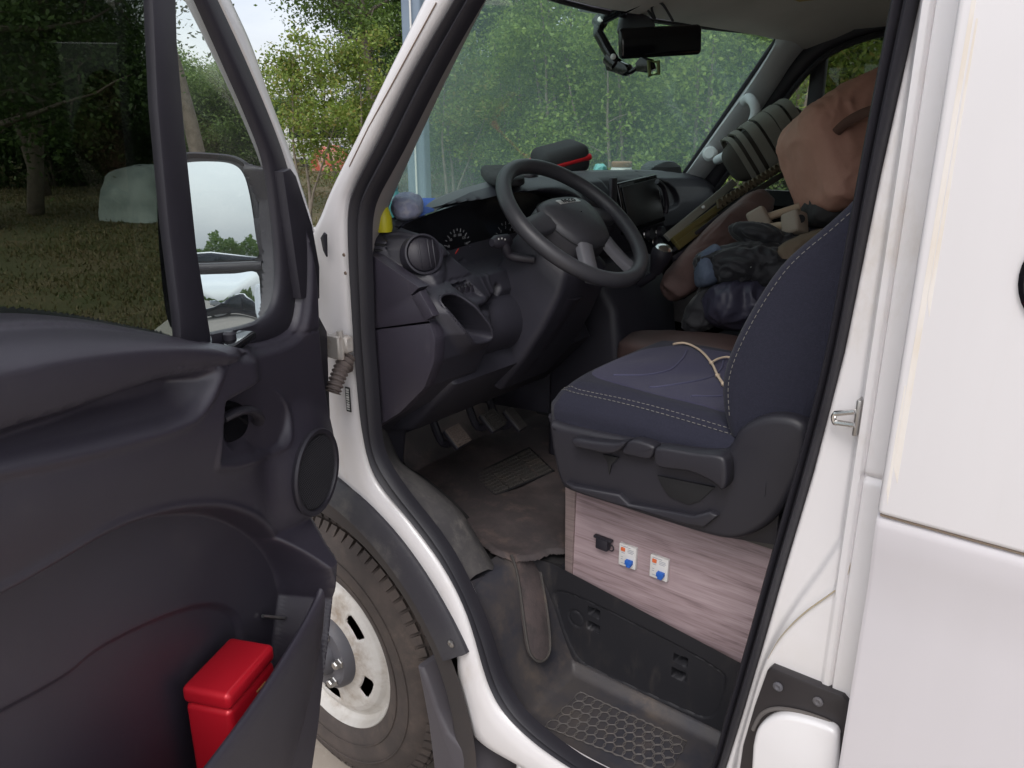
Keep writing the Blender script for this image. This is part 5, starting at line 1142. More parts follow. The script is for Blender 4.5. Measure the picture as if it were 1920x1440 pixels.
q0 = [dtop(u, v, x) for u, v, x in [(752, 414, -1.27), (800, 402, -1.29), (836, 384, -1.33), (818, 380, -1.37), (776, 392, -1.36), (748, 404, -1.31)]]
bc = soft('blue_cloth', tuple(A_([np.mean([p[0] for p in q0]), np.mean([p[1] for p in q0]), 0])+A_([0, 0, ztop(-1.31, .25)+.008])), (A_([-.055, .085, .012]), A_([.03, .02, 0]), A_([0, 0, .009])), m_blue, None, e=.5, amp=.005, freq=28, seed=6); tag(bc, 'bright blue crumpled cloth on the dash above the instruments', 'cloth')
q = dtop(715, 416, -1.255); yb_ = lathe('yellow_bottle', [(0, 0), (.017, 0), (.019, .008), (.018, .03), (.012, .05), (.006, .055), (.006, .062), (0, .063)], (q[0], max(q[1], .115), ztop(-1.29, .12)-.002), (0, 0, 1), M('yellow_plastic', (.55, .50, .02), .4), None, seg=20); tag(yb_, 'small yellow plastic bottle wedged at the pillar end of the dash', 'bottle')
q = dtop(738, 372, -1.42); tb2 = lathe('teal_bottle', [(0, 0), (.028, 0), (.030, .01), (.030, .075), (.022, .095), (.011, .105), (.011, .125), (0, .126)], (q[0], q[1], ztop(q[0], q[1])-.001), (0, 0, 1), M('teal_plastic', (.10, .36, .38), .3, trans=.3), None, seg=24); tag(tb2, 'translucent teal bottle on the dash close to the windscreen', 'bottle')
q = dtop(1165, 322, -1.50); zb_ = ztop(q[0], q[1])
jar = lathe('jar', [(0, 0), (.036, 0), (.040, .006), (.040, .085), (.034, .098)], (q[0], q[1], zb_), (0, 0, 1), M('white_glass_jar', (.62, .63, .62), .3), None, seg=32); tag(jar, 'white jar with a brown lid on the far half of the dash', 'jar')
lathe('lid', [(.036, .097), (.037, .099), (.037, .113), (.034, .116), (0, .116)], (q[0], q[1], zb_), (0, 0, 1), M('brown_lid', (.24, .12, .06), .5), jar, seg=32)
q = dtop(1125, 322, -1.50); tp = soft('teal_packet', (q[0], q[1], ztop(q[0], q[1])+.045), (A_([-.03, .045, 0]), A_([.018, .012, 0]), A_([0, 0, .05])), M('teal_film', (.12, .42, .40), .35), None, e=.5, amp=.007, freq=24, seed=8); tag(tp, 'crinkled teal plastic packet between the red banded case and the jar', 'packet')
q = dtop(1214, 318, -1.50); yp = soft('yellow_packet', (q[0], q[1], ztop(q[0], q[1])+.035), (A_([-.02, .04, 0]), A_([.016, .01, 0]), A_([0, 0, .04])), M('yellow_film', (.62, .40, .03), .4), None, e=.5, amp=.007, freq=24, seed=9); tag(yp, 'yellow and orange snack packet at the far end of the dash', 'packet')
q = dtop(1262, 322, -1.42); kp = lathe('cap', [(.075, 0), (.078, .004), (.070, .03), (.045, .048), (0, .052)], (q[0], min(q[1], 1.62), ztop(q[0], min(q[1], 1.62))-.002), (0, 0, 1), m_blk, None, seg=32); tag(kp, 'black cap lying at the passenger end of the dash', 'cap')
# -------- luggage heaped on the passenger bench
cr_ = thing('storage_crate', 'black plastic storage crate under the orange bag on the passenger bench', 'crate', (-.50, 1.40, 1.14))
ct = MB(); ct.box((.46, .62, .02), (-.50, 1.40, 1.15), None); 
for (sx_, sy_, lx, ly) in ((0, -.31, .46, .016), (0, .31, .46, .016), (-.23, 0, .016, .62), (.23, 0, .016, .62)): ct.box((lx, ly, .27), (-.50+sx_, 1.40+sy_, 1.285), None, r=.004)
ct.build('crate_body', m_black, cr_)
box('crate_lid', (.49, .65, .022), (-.50, 1.40, 1.431), m_black, cr_, r=.006)
tube('crate_handle', [(-.745, 1.30, 1.36), (-.757, 1.33, 1.355), (-.757, 1.47, 1.355), (-.745, 1.50, 1.36)], .009, m_gloss, cr_, seg=8)
m_nyl = M('orange_brown_nylon', (.50, .265, .20), .72, bump=(38, 1.0, 5), var=(7, (.41, .21, .155), .4, .7), dust=(5, (.48, .34, .28), .5, .85, .4))
ob_c = py(1598, 262, 1.26)
ob_c = py(1612, 268, 1.26)
ob = soft('orange_bag', ob_c, (rt*.155+up*.080, up*.135-rt*.045, -fw*.15), m_nyl, None, e=.38, amp=.017, freq=8, seed=12, nu=110, nv=80); tag(ob, 'puffy orange brown stuff bag with a dark strap on the passenger side', 'bag')
sp_ = catmull([py(1540, 290, 1.085), py(1556, 262, 1.07), py(1585, 232, 1.06), py(1620, 212, 1.055), py(1660, 200, 1.055)], 8)
tube('strap', sp_, .012, M('brown_webbing', (.11, .055, .04), .8), ob, seg=8, flat=.3, upv=tuple(-fw))
ms1 = M('olive_stripe_fabric', (.050, .043, .036), .9, bump=(300, .4)); ms2 = M('pale_stripe_fabric', (.17, .165, .14), .9, bump=(300, .4))
pA = py(1372, 314, 1.50); pB = py(1500, 226, 1.62); dA = (pB-pA)/np.linalg.norm(pB-pA)
ro = soft('roll_mat', (pA+pB)/2, (dA*np.linalg.norm(pB-pA)*.55, np.cross(dA, (0, 0, 1))*.088, np.cross(dA, np.cross(dA, (0, 0, 1)))*.088), ms1, None, e=.55, amp=.0015, freq=10, seed=4); tag(ro, 'rolled olive and grey striped mat against the far pillar', 'mat')
b1 = np.cross(dA, (0, 0, 1)); b1 /= np.linalg.norm(b1); b2 = np.cross(dA, b1)
for k, (t, wd) in enumerate([(.12, .005), (.24, .006), (.40, .010), (.58, .012), (.74, .011), (.90, .008)]):
    c = pA+(pB-pA)*t; rr = .0905*(1-abs(t-.5)**6*8); V = []; Fc = []
    for i in range(48):
        a = 2*math.pi*i/48; nn = b1*math.cos(a)+b2*math.sin(a)
        nx_ = abs(math.cos(a))**(2/.55)+abs(math.sin(a))**(2/.55); f_ = nx_**(-.55/2)
        for o_, h_ in ((-wd, -.002), (-wd, .003), (wd, .003), (wd, -.002)): V.append(c+dA*o_*1.6+nn*(rr*f_*.985+h_*1.2))
    for i in range(48):
        j = (i+1) % 48
        for m_ in range(3): Fc.append((i*4+m_, i*4+m_+1, j*4+m_+1, j*4+m_))
    mk('stripe', V, Fc, ms2, ro, angle=60)
# bundle of long poles
pl = thing('tent_poles', 'bundle of long folded tent poles leaning across the passenger bench', 'poles', tuple(py(1255, 460, .99)))
def bar_(name, a, b, ya, yb2, wd, th, mat):
    p, q = py(*a, ya), py(*b, yb2); d_ = q-p; ln = np.linalg.norm(d_); box(name, (ln, wd, th), tuple((p+q)/2), mat, pl, rot=axes(d_, None, -fw), r=min(wd, th)*.2)
m_al = M('dull_aluminium', (.34, .33, .29), .4, .5); m_gold = M('olive_gold_tube', (.20, .165, .06), .38, .5)
bar_('pole', (1250, 446), (1376, 342), 1.0, 1.42, .024, .010, m_al); bar_('pole', (1262, 452), (1392, 356), 1.0, 1.42, .020, .014, m_gold); bar_('pole', (1270, 462), (1345, 405), .985, 1.25, .022, .012, m_gold)
bar_('pole', (1262, 470), (1420, 352), .98, 1.45, .012, .012, m_black); bar_('pole', (1262, 486), (1440, 362), .97, 1.45, .014, .012, m_black); bar_('pole', (1330, 412), (1525, 292), 1.28, 1.62, .018, .014, ms1); bar_('pole', (1470, 320), (1530, 282), 1.5, 1.62, .022, .012, m_al)
bp, bq = py(1346, 384, 1.24), py(1530, 272, 1.58); n_ = 46; d = MB()
for i in range(n_):
    c = bp+(bq-bp)*(i+.5)/n_; d.box((.010, .026, .012), tuple(c), axes((bq-bp), None, -fw) @ Matrix.Rotation(R(28 if i % 2 else -28), 3, 'Z'), r=0)
d.build('braided_strap', M('braided_cord', (.095, .075, .045), .7), pl, smooth=False)
for u, v in [(1318, 389), (1296, 408)]: lathe('rivet', [(.005, 0), (.0045, .004), (0, .005)], tuple(py(u, v, 1.17)-fw*.004), tuple(-fw), m_print, pl, seg=12)
m_brn = M('dusty_pink_nylon', (.13, .078, .070), .7, bump=(50, .6, 4), var=(9, (.09, .055, .052), .4, .7))
pa, pb = py(1262, 540, .93), py(1425, 380, 1.34); dd_ = pb-pa; s1_ = np.cross(dd_, fw); s1_ /= np.linalg.norm(s1_); s2_ = np.cross(dd_, s1_); s2_ /= np.linalg.norm(s2_)
tbag = soft('tent_bag', (pa+pb)/2, (dd_*.56, s1_*.052, s2_*.052), m_brn, None, e=.6, amp=.015, freq=13, seed=13, nu=60, nv=50); tag(tbag, 'long brownish pink tent bag beneath the pole bundle', 'bag')
# cream mallets
m_crm = M('cream_mallet', (.30, .25, .20), .7, dust=(20, (.16, .12, .09), .5, .85, .5)); m_hdl = M('mallet_handle', (.34, .25, .17), .6)
for k, (hu_, hv_, eu, ev, yy_, lab) in enumerate([(1424, 412, 1500, 388, 1.10, 'cream headed camping mallet with its handle pointing to the rear, nearer the poles'), (1490, 420, 1432, 428, 1.06, 'cream camping mallet whose head with a dark hole sits beside the seat back')]):
    c = py(hu_, hv_, yy_); ml = thing('mallet', lab, 'mallet', tuple(c), 'mallets on the passenger bench')
    e_ = py(eu, ev, yy_+.03); ax_ = axes(e_-c, None, -fw)
    box('mallet_head', (.052, .060, .052), tuple(c), m_crm, ml, rot=ax_ @ Matrix.Rotation(R(12), 3, 'Z'), r=.009, seg=3)
    tube('mallet_handle', [c, e_], .011, m_hdl, ml, seg=12)
    if k: lathe('mallet_eye', [(.011, .0), (.011, .002), (0, .002)], tuple(c-fw*.026+rt*.006+up*.008), tuple(-fw), m_deep, ml, seg=16)
# clothes
m_jk = M('black_jacket_nylon', (.019, .019, .023), .72, bump=(30, .5, 4), sheen=.15); m_den = M('faded_denim', (.085, .11, .165), .9, bump=(500, .5), var=(20, (.12, .15, .21), .4, .7)); m_pur = M('dark_purple_nylon', (.040, .038, .062), .5, bump=(35, .6, 4))
jk = soft('jacket', py(1420, 500, .98), (rt*.145, up*.055+fw*.03, -fw*.09), m_jk, None, e=.8, amp=.034, freq=13, seed=21, nu=110, nv=80); tag(jk, 'crumpled black jacket heaped on the passenger bench', 'jacket')
soft('sleeve', py(1455, 452, 1.06), (rt*.11-up*.03, up*.03+fw*.02, -fw*.06), m_jk, jk, e=.8, amp=.022, freq=15, seed=22, nu=80, nv=50)
soft('collar', py(1325, 575, .90), (rt*.045+up*.06, rt*.03-up*.02, -fw*.04), m_jk, jk, e=.8, amp=.02, freq=22, seed=23)
tube('drawcord', catmull([py(1370, 492, .87), py(1382, 500, .865), py(1395, 492, .87), py(1408, 502, .87)], 5), .003, m_print, jk, seg=6)
lathe('toggle', [(0, -.006), (.006, -.003), (.006, .004), (0, .007)], tuple(py(1364, 494, .865)), (.3, .5, .8), m_print, jk, seg=12)
dn = soft('jeans', py(1328, 500, .90), (rt*.030+up*.012, up*.048, -fw*.05), m_den, None, e=.7, amp=.009, freq=20, seed=25); tag(dn, 'folded faded blue jeans tucked beside the black jacket', 'jeans')
sb = soft('stuff_sack', py(1402, 572, .92), (rt*.105, up*.055, -fw*.08), m_pur, None, e=.7, amp=.020, freq=11, seed=27, nu=90, nv=60); tag(sb, 'shiny dark purple stuff sack below the black jacket', 'sack')
pd_ = soft('seat_pad', py(1275, 655, .79), (A_([.16, .02, .012]), A_([-.02, .085, 0]), A_([0, 0, .035])), M('brown_leatherette', (.085, .055, .052), .5, bump=(200, .2)), None, e=.45, amp=.006, freq=9, seed=29); tag(pd_, 'brown padded cushion between the two seats', 'cushion')
gd = soft('gear_bag', py(1582, 398, 1.20), (rt*.095, up*.040, -fw*.06), M('dark_grey_bag', (.035, .033, .034), .8, bump=(60, .5)), None, e=.5, amp=.015, freq=12, seed=31); tag(gd, 'dark grey gear bag behind the seat back beneath the orange bag', 'bag')
tnb = soft('tan_bag', py(1528, 470, 1.02), (rt*.10+up*.03, up*.045, -fw*.05), M('tan_canvas', (.15, .11, .075), .85, bump=(90, .5)), None, e=.6, amp=.012, freq=16, seed=33); tag(tnb, 'tan canvas bag between the black jacket and the driver seat back', 'bag')
# ================================================================== surroundings
def gp(u, dist, z=0.1):
    r = ray(u, 235.); d = A_([r[0], r[1]]); d /= np.linalg.norm(d); return A_([C[0]+d[0]*dist, C[1]+d[1]*dist, z])
def leafmat(name, cols, tr=.35):
    m = bpy.data.materials.new(name); m.use_nodes = True; t = m.node_tree; p = t.nodes['Principled BSDF']; l = t.links.new
    g = t.nodes.new('ShaderNodeNewGeometry'); r = t.nodes.new('ShaderNodeValToRGB'); e = r.color_ramp.elements
    e[0].position = 0; e[0].color = (*cols[0], 1); e[1].position = 1; e[1].color = (*cols[-1], 1)
    for k, c in enumerate(cols[1:-1]): q = e.new((k+1)/(len(cols)-1)); q.color = (*c, 1)
    l(g.outputs['Random Per Island'], r.inputs[0]); l(r.outputs[0], p.inputs['Base Color']); p.inputs['Roughness'].default_value = .5
    tl = t.nodes.new('ShaderNodeBsdfTranslucent'); l(r.outputs[0], tl.inputs[0]); mxs = t.nodes.new('ShaderNodeMixShader'); mxs.inputs[0].default_value = tr
    o = t.nodes['Material Output']; l(p.outputs[0], mxs.inputs[1]); l(tl.outputs[0], mxs.inputs[2]); l(mxs.outputs[0], o.inputs[0]); return m
lf_dark = leafmat('dark_leaves', [(.045, .085, .024), (.07, .13, .034), (.10, .17, .045), (.08, .145, .05)])
lf_mid = leafmat('mid_green_leaves', [(.09, .16, .036), (.14, .23, .05), (.18, .27, .06), (.12, .19, .055)])
lf_yel = leafmat('yellow_green_leaves', [(.13, .20, .04), (.20, .29, .055), (.27, .34, .065), (.17, .25, .05), (.33, .28, .08)], .45)
m_bark = M('grey_bark', (.17, .145, .12), .9, var=(9, (.11, .09, .075), .4, .7), bump=(30, .8, 5))
m_barkp = M('pale_bark', (.24, .20, .165), .9, var=(9, (.16, .135, .11), .4, .7), bump=(30, .8, 5))
def tree_mesh(seed, h, r0, stems, crown_lo, crown_r, nclus, nleaf, leaf, cl_r, lean=.12, top=1.0):
    rg = np.random.default_rng(seed); segs = MB(); ends = []
    for s in range(stems):
        a0 = rg.uniform(0, 6.28); base = A_([math.cos(a0), math.sin(a0), 0])*(r0*1.6 if stems > 1 else 0)
        pts = [base]; d = A_([math.cos(a0)*lean, math.sin(a0)*lean, 1.0]); n = 9; hh = h*(.86 if stems == 1 else rg.uniform(.6, .85))
        for k in range(n):
            d = d+A_([*rg.normal(0, .07, 2), 0]); d /= np.linalg.norm(d); pts.append(pts[-1]+d*hh/n)
        pts = np.array(pts); rad = [r0*(1-.88*k/n)/(1 if stems == 1 else 1.3) for k in range(n+1)]; segs.tube(pts, rad, seg=8)
        nb = max(6, int(nclus/stems/4))
        for b in range(nb):
            t = crown_lo+(1-crown_lo)*(b+.5)/nb; i = t*n; i0 = min(int(i), n-1); p = pts[i0]+(pts[i0+1]-pts[i0])*(i-i0)
            a = b*2.4+rg.uniform(-.5, .5); up_ = .35+.6*t
            ln = crown_r*(.55+.45*math.sin(math.pi*min(1, (t-crown_lo)/(1-crown_lo)*.85+.12)))*rg.uniform(.7, 1.15)
            dirv = A_([math.cos(a), math.sin(a), up_*.8]); dirv /= np.linalg.norm(dirv)
            q = [p]
            for k in range(4): dirv = dirv+rg.normal(0, .13, 3); dirv /= np.linalg.norm(dirv); q.append(q[-1]+dirv*ln/4)
            rb = rad[i0]*.5; segs.tube(np.array(q), [rb, rb*.75, rb*.5, rb*.32, rb*.15], seg=6)
            for k in range(4):
                tt = rg.uniform(.35, 1.05); j = min(int(tt*4), 3); c = q[j]+(q[j+1]-q[j])*(tt*4-j) if tt < 1 else q[-1]
                off = rg.normal(0, 1, 3); off = off/np.linalg.norm(off)*ln*.28; segs.tube(np.array([c, c+off*.5+A_([0, 0, .03]), c+off]), [rb*.28, rb*.18, rb*.08], seg=4); ends.append(c+off)
        ends.append(pts[-1])
    ends = np.array(ends); per = max(3, nleaf//len(ends)); N = per*len(ends)
    cen = np.repeat(ends, per, 0); k = rg.uniform(.55, 1.4, len(ends)); scl = np.repeat(k, per)
    pos = cen+rg.normal(0, 1, (N, 3))*A_([1, 1, .7])*cl_r*scl[:, None]
    nrm = rg.normal(0, 1, (N, 3))+A_([0, 0, .9]); nrm /= np.linalg.norm(nrm, axis=1)[:, None]
    tv = rg.normal(0, 1, (N, 3)); tv -= nrm*(tv*nrm).sum(1)[:, None]; tv /= np.linalg.norm(tv, axis=1)[:, None]; bv = np.cross(nrm, tv)
    sz = leaf*rg.uniform(.6, 1.25, N)[:, None]
    V = np.stack([pos-tv*sz*.5, pos+bv*sz*.28-nrm*sz*.07, pos+tv*sz*.55, pos-bv*sz*.28-nrm*sz*.07], 1).reshape(-1, 3)
    me = bpy.data.meshes.new('crown'); me.vertices.add(len(V)); me.vertices.foreach_set('co', V.ravel()); me.loops.add(N*4); me.loops.foreach_set('vertex_index', np.arange(N*4)); me.polygons.add(N); me.polygons.foreach_set('loop_start', np.arange(0, N*4, 4)); me.update()
    mt = bpy.data.meshes.new('trunk'); mt.from_pydata([tuple(map(float, v)) for v in segs.v], [], segs.f); mt.shade_smooth()
    return mt, me
KINDS = {}
def kind(key, mat, bark, *a, **k):
    t, c = tree_mesh(*a, **k); t.materials.append(bark); c.materials.append(mat); KINDS[key] = (t, c)
kind('young', lf_yel, m_barkp, 3, 3.6, .055, 3, .30, 1.15, 72, 20000, .062, .20, lean=.16)
kind('sapling', lf_yel, m_barkp, 31, 3.5, .045, 3, .52, .85, 60, 6500, .066, .125, lean=.2)
lf_yg = leafmat('fresh_green_leaves', [(.14, .23, .045), (.22, .33, .06), (.29, .38, .075), (.17, .27, .06)], .45)
kind('upright', lf_yg, m_barkp, 41, 4.6, .05, 5, .20, .55, 90, 18000, .058, .15, lean=.10)
kind('upright2', lf_yg, m_barkp, 43, 4.2, .05, 6, .15, .60, 96, 18000, .060, .17, lean=.13)
kind('young2', lf_yel, m_barkp, 5, 4.2, .06, 2, .28, 1.2, 80, 22000, .062, .20, lean=.14)
kind('young3', lf_mid, m_barkp, 8, 4.6, .06, 3, .22, 1.3, 84, 24000, .066, .24, lean=.12)
kind('tall', lf_mid, m_bark, 11, 9.5, .16, 1, .22, 2.3, 150, 40000, .10, .36)
kind('tallclear', lf_mid, m_bark, 12, 9.5, .14, 1, .40, 2.1, 130, 24000, .095, .34)
kind('talldark', lf_dark, m_bark, 13, 10.5, .18, 1, .15, 2.8, 170, 50000, .11, .40)
kind('fork', lf_dark, m_barkp, 17, 9.0, .15, 1, .55, 2.6, 80, 9000, .12, .34)
kind('bush', lf_dark, m_bark, 19, 4.2, .08, 4, .05, 2.0, 140, 32000, .10, .36, lean=.25)
kind('bushmid', lf_mid, m_bark, 23, 3.8, .07, 4, .05, 1.8, 130, 28000, .10, .34, lean=.25)
def tree(name, key, u, dist, rz, sc, label, group, at=None):
    p = gp(u, dist) if at is None else A_(at); t = thing(name, label, 'tree' if 'bush' not in name else 'bush', tuple(p), group)
    t.rotation_euler = (0, 0, rz); t.scale = (sc, sc, sc)
    for nm, me in zip(('trunk', 'crown'), KINDS[key]):
        o = bpy.data.objects.new(nm, me); COL.objects.link(o); o.parent = t
    return t
G1 = 'young trees planted on the lawn'; G2 = 'tall trees behind the young ones'; G3 = 'bushes at the far side of the lawn'
# between door and front pillar
tree('young_tree', 'sapling', 556, 11.5, .4, .86, 'yellowish young tree showing left of the front pillar, beside the door edge', G1)
tree('young_tree', 'sapling', 645, 12, 2.0, .92, 'yellowish young tree partly behind the white front pillar', G1)
tree('tall_tree', 'tallclear', 690, 17.5, 1.0, .95, 'tall leafy tree rising above the young trees left of the front pillar', G2)
tree('tall_tree', 'talldark', 720, 30, 2.5, .6, 'dark round tree behind the yellowish young trees', G2)
tree('tall_tree', 'fork', 366, 15.5, 0.6, 1.0, 'slender pale trunked tree seen through the small quarter window', G2)
# through the windscreen
W = [('sapling', 835, 12.0, .3, .9, 'small yellow tree just right of the grey post in the windscreen'), ('young3', 900, 14.0, 1.2, .72, 'bushy young tree above the driver end of the dash'), ('upright', 972, 11.5, 2.2, .80, 'slim yellow green tree seen above the steering wheel'),
     ('upright', 1060, 10.5, 3.3, 1.0, 'upright young tree above the red banded case'), ('young3', 1120, 13.5, 4.1, .8, 'leafy young tree left of the rear view mirror'), ('upright2', 1175, 10.0, 5.2, .95, 'upright young tree below the phone holder'), ('upright', 1240, 11.0, .8, .9, 'upright young tree below the rear view mirror'),
     ('upright2', 1310, 9.8, 1.9, 1.0, 'upright young tree left of the far windscreen pillar'), ('young3', 1375, 12, 2.7, .9, 'bushy young tree against the far windscreen pillar'), ('sapling', 1500, 9.5, .2, 1.1, 'young tree seen through the far quarter window')]
for k, u, d, rz, s, lab in W: tree('young_tree', k, u, d, rz, s, lab, G1)
W = [('talldark', 880, 20, .5, .85, 'dark tall tree behind the saplings over the left half of the windscreen'), ('tall', 960, 27, 1.4, .8, 'tall tree over the steering wheel, far behind'), ('tall', 1095, 20, 2.6, .9, 'tall tree left of the phone holder, far behind'), ('talldark', 1185, 25, 3.7, .9, 'dark tall tree behind the phone holder'),
     ('tall', 1285, 20, 4.4, .85, 'tall tree behind the rear view mirror'), ('talldark', 1400, 25, 5.1, .9, 'dark tall tree in the far corner of the windscreen'), ('tall', 1530, 20, .9, .9, 'tall tree behind the far pillar'), ('talldark', 790, 32, 3.0, .7, 'dark tall tree behind the grey post')]
for k, u, d, rz, s, lab in W: tree('tall_tree', k, u, d, rz, s, lab, G2)
# through the tinted side window and the quarter window
W = [('talldark', -60, 15, .3, .95, 'dark tree at the left edge of the tinted window'), ('talldark', 60, 22, 1.1, .95, 'dark tree in the left half of the tinted window'), ('fork', 35, 17, 1.9, 1.0, 'slim dark trunked tree close behind the tinted window'), ('talldark', 130, 26, 2.3, .9, 'dark tree in the middle of the tinted window'), ('talldark', 205, 27, 3.5, .62, 'dark tree in the right half of the tinted window')]
for k, u, d, rz, s, lab in W: tree('tall_tree', k, u, d, rz, s, lab, G2)
W = [('bush', -20, 27, .2, 1.0, 'dark bush low at the left of the tinted window'), ('bush', 90, 26, 1.7, 1.0, 'dark bush below the trees left of the covered heap'), ('bush', 200, 27, 2.8, 1.0, 'dark bush right behind the covered heap'), ('bushmid', 300, 30, 4.0, .95, 'dark bush behind the window divider of the door'), ('bushmid', 390, 30, 5.1, 1.05, 'green bush above the door mirror'), ('bushmid', 440, 30, .9, .85, 'dark bush right of the door mirror head'), ('bushmid', 350, 40, 2.2, 1.3, 'far green bush left of the pale trunk'),
     ('bush', 535, 40, 3.1, .75, 'far dark bush at the door corner'), ('bush', 800, 34, 1.3, .9, 'dark bush beside the grey post, far away'), ('bushmid', 920, 26, 2.2, .95, 'green bush low over the dash'), ('bushmid', 1010, 25, 3.0, 1.0, 'green bush behind the black and red case'), ('bush', 1100, 24, 4.0, 1.0, 'dark bush behind the teal packet'), ('bushmid', 1190, 24, 5.0, 1.0, 'green bush behind the jar'), ('bush', 1290, 22, .4, 1.0, 'dark bush at the lower far corner of the windscreen'), ('bushmid', 1400, 21, 1.2, 1.0, 'green bush behind the far grab handle'), ('bush', 1540, 20, 2.4, 1.0, 'dark bush outside the far side window')]
for k, u, d, rz, s, lab in W: tree('bush', k, u, d, rz, s, lab, G3)
# beyond the car park behind the camera (seen in the door mirrors)
def far_wood():
    rg = np.random.default_rng(9); N = 60000; a = R(-112)+rg.random(N)*R(95); prof = 3.2+1.6*np.sin(a*61)+1.1*np.sin(a*143+1)+.8*np.sin(a*311)
    h = prof*rg.random(N)**.7; d = 185+rg.random(N)*14; pos = np.stack([d*np.cos(a), d*np.sin(a), np.maximum(h, .1)], 1)+rg.normal(0, .25, (N, 3))
    t1 = rg.normal(0, 1, (N, 3)); t2 = rg.normal(0, 1, (N, 3)); sz = rg.uniform(.25, .6, N)[:, None]; t1 *= sz/np.linalg.norm(t1, axis=1)[:, None]; t2 *= sz*.6/np.linalg.norm(t2, axis=1)[:, None]
    V = np.stack([pos-t1, pos+t2, pos+t1, pos-t2], 1).reshape(-1, 3); me = bpy.data.meshes.new('far_wood'); me.vertices.add(len(V)); me.vertices.foreach_set('co', V.ravel()); me.loops.add(N*4); me.loops.foreach_set('vertex_index', np.arange(N*4)); me.polygons.add(N); me.polygons.foreach_set('loop_start', np.arange(0, N*4, 4)); me.update(); me.materials.append(lf_mid)
    o = bpy.data.objects.new('far_wood', me); COL.objects.link(o); tag(o, 'low far-off wood beyond the car park, seen in the door mirror', 'wood', kind='stuff')
far_wood()
# -------- grass blades
def grass():
    rg = np.random.default_rng(5); N = 90000
    r = 5.5+34*rg.random(N)**1.5; u = rg.uniform(-150, 1000, N)
    ang = np.arctan2((u-960), F/math.cos(PITCH)); base = math.atan2(fw[1], fw[0]); a = base-ang
    x = C[0]+r*np.cos(a); y = C[1]+r*np.sin(a); k = x < -5.45
    pn = np.sin(x*1.9+np.sin(y*1.3)*2)+np.sin(y*2.3+x*.7); k &= rg.random(N) < np.clip(.65+.3*pn, .12, 1)
    x, y, r = x[k], y[k], r[k]; N = len(x)
    z = .10+.05*np.sin(x*.31+y*.17)*np.clip((-x-6)/10, 0, 1)+.03*np.sin(y*.5)*np.clip((-x-6)/10, 0, 1)
    h = rg.uniform(.02, .055, N)*(1+r*.012); wd = .004+.0009*r; t = rg.uniform(0, 6.28, N); ln = rg.normal(0, .4, (N, 2))*h[:, None]
    P = np.stack([x, y, z-.005], 1); W_ = np.stack([np.cos(t)*wd, np.sin(t)*wd, 0*t], 1); T = P+np.stack([ln[:, 0], ln[:, 1], h], 1)
    V = np.stack([P-W_, P+W_, T], 1).reshape(-1, 3); me = bpy.data.meshes.new('grass'); me.vertices.add(len(V)); me.vertices.foreach_set('co', V.ravel()); me.loops.add(N*3); me.loops.foreach_set('vertex_index', np.arange(N*3)); me.polygons.add(N); me.polygons.foreach_set('loop_start', np.arange(0, N*3, 3)); me.update()
    me.materials.append(leafmat('grass_blades', [(.08, .095, .03), (.13, .13, .045), (.22, .17, .085), (.10, .12, .035), (.26, .20, .11), (.17, .13, .07)], .2))
    o = bpy.data.objects.new('grass', me); COL.objects.link(o); tag(o, 'patchy short grass with bare brown spots on the lawn', 'grass', kind='stuff')
grass()
# -------- steel post
pp_ = gp(783, 7.4, .1); post_ = thing('steel_post', 'blue grey square steel post standing on the lawn in front of the van', 'post', tuple(pp_))
m_post = M('blue_grey_paint', (.17, .22, .28), .45, var=(2, (.14, .18, .24), .4, .7))
pr = Matrix.Rotation(R(25), 3, 'Z')
box('post_shaft', (.17, .17, 5.2), (pp_[0], pp_[1], 2.68), m_post, post_, rot=pr, r=.02, seg=3); box('base_plate', (.34, .34, .02), (pp_[0], pp_[1], .11), m_post, post_, rot=pr, r=.004)
tube('post_reflection', [A_(pp_)+A_([.06, -.10, z]) for z in (.05, 2.5, 5.0)], .008, m_print, post_, seg=6)  # white line modelled to stand for the reflection down the post
for sx_, sy_ in ((-.13, -.13), (.13, -.13), (.13, .13), (-.13, .13)): lathe('anchor_bolt', [(.014, 0), (.014, .018), (.008, .03), (0, .03)], (pp_[0]+sx_*.9, pp_[1]+sy_*.9, .12), (0, 0, 1), m_steel, post_, seg=6)
# -------- covered heap, tents, awning
def tent(name, label, p, rz, w_, l_, h, mat1, mat2, seed, cat='tent', group=None):
    t = thing(name, label, cat, tuple(p), group); Rz = Matrix.Rotation(rz, 3, 'Z'); V = []; Fc = []; n = 24; m = 12
    for i in range(m+1):
        f = i/m*math.pi/2
        for j in range(n):
            a = 2*math.pi*j/n; e = .55; cx = math.copysign(abs(math.cos(a))**e, math.cos(a)); cy = math.copysign(abs(math.sin(a))**e, math.sin(a)); k = math.cos(f)**.5
            q = Vector((cx*w_/2*k, cy*l_/2*k, h*math.sin(f)**.9)); q += Vector((mnoise.noise(q*3+Vector((seed, 0, 0))), mnoise.noise(q*3+Vector((0, seed, 0))), mnoise.noise(q*2.2+Vector((seed, seed, 0)))))*.11; V.append(Vector(p)+Rz @ q)
    for i in range(m):
        for j in range(n): k = (j+1) % n; Fc.append((i*n+j, i*n+k, (i+1)*n+k, (i+1)*n+j))
    half = mat2 is not None
    o = mk('canopy', V, Fc, mat1, t, angle=60)
    if half:
        o.data.materials.append(mat2)
        for pl_ in o.data.polygons:
            c = Rz.transposed() @ (Vector(pl_.center)-Vector(p)); pl_.material_index = 1 if c.x > .05*w_ else 0
    for s in (-1, 1):
        q = [Vector(p)+Rz @ Vector((s*w_/2*math.cos(f), l_/2*math.cos(f)*.6*s, h*1.02*math.sin(f))) for f in np.linspace(0, math.pi, 13)]; tube('tent_pole', q, .012, m_black, t, seg=6)
    return t
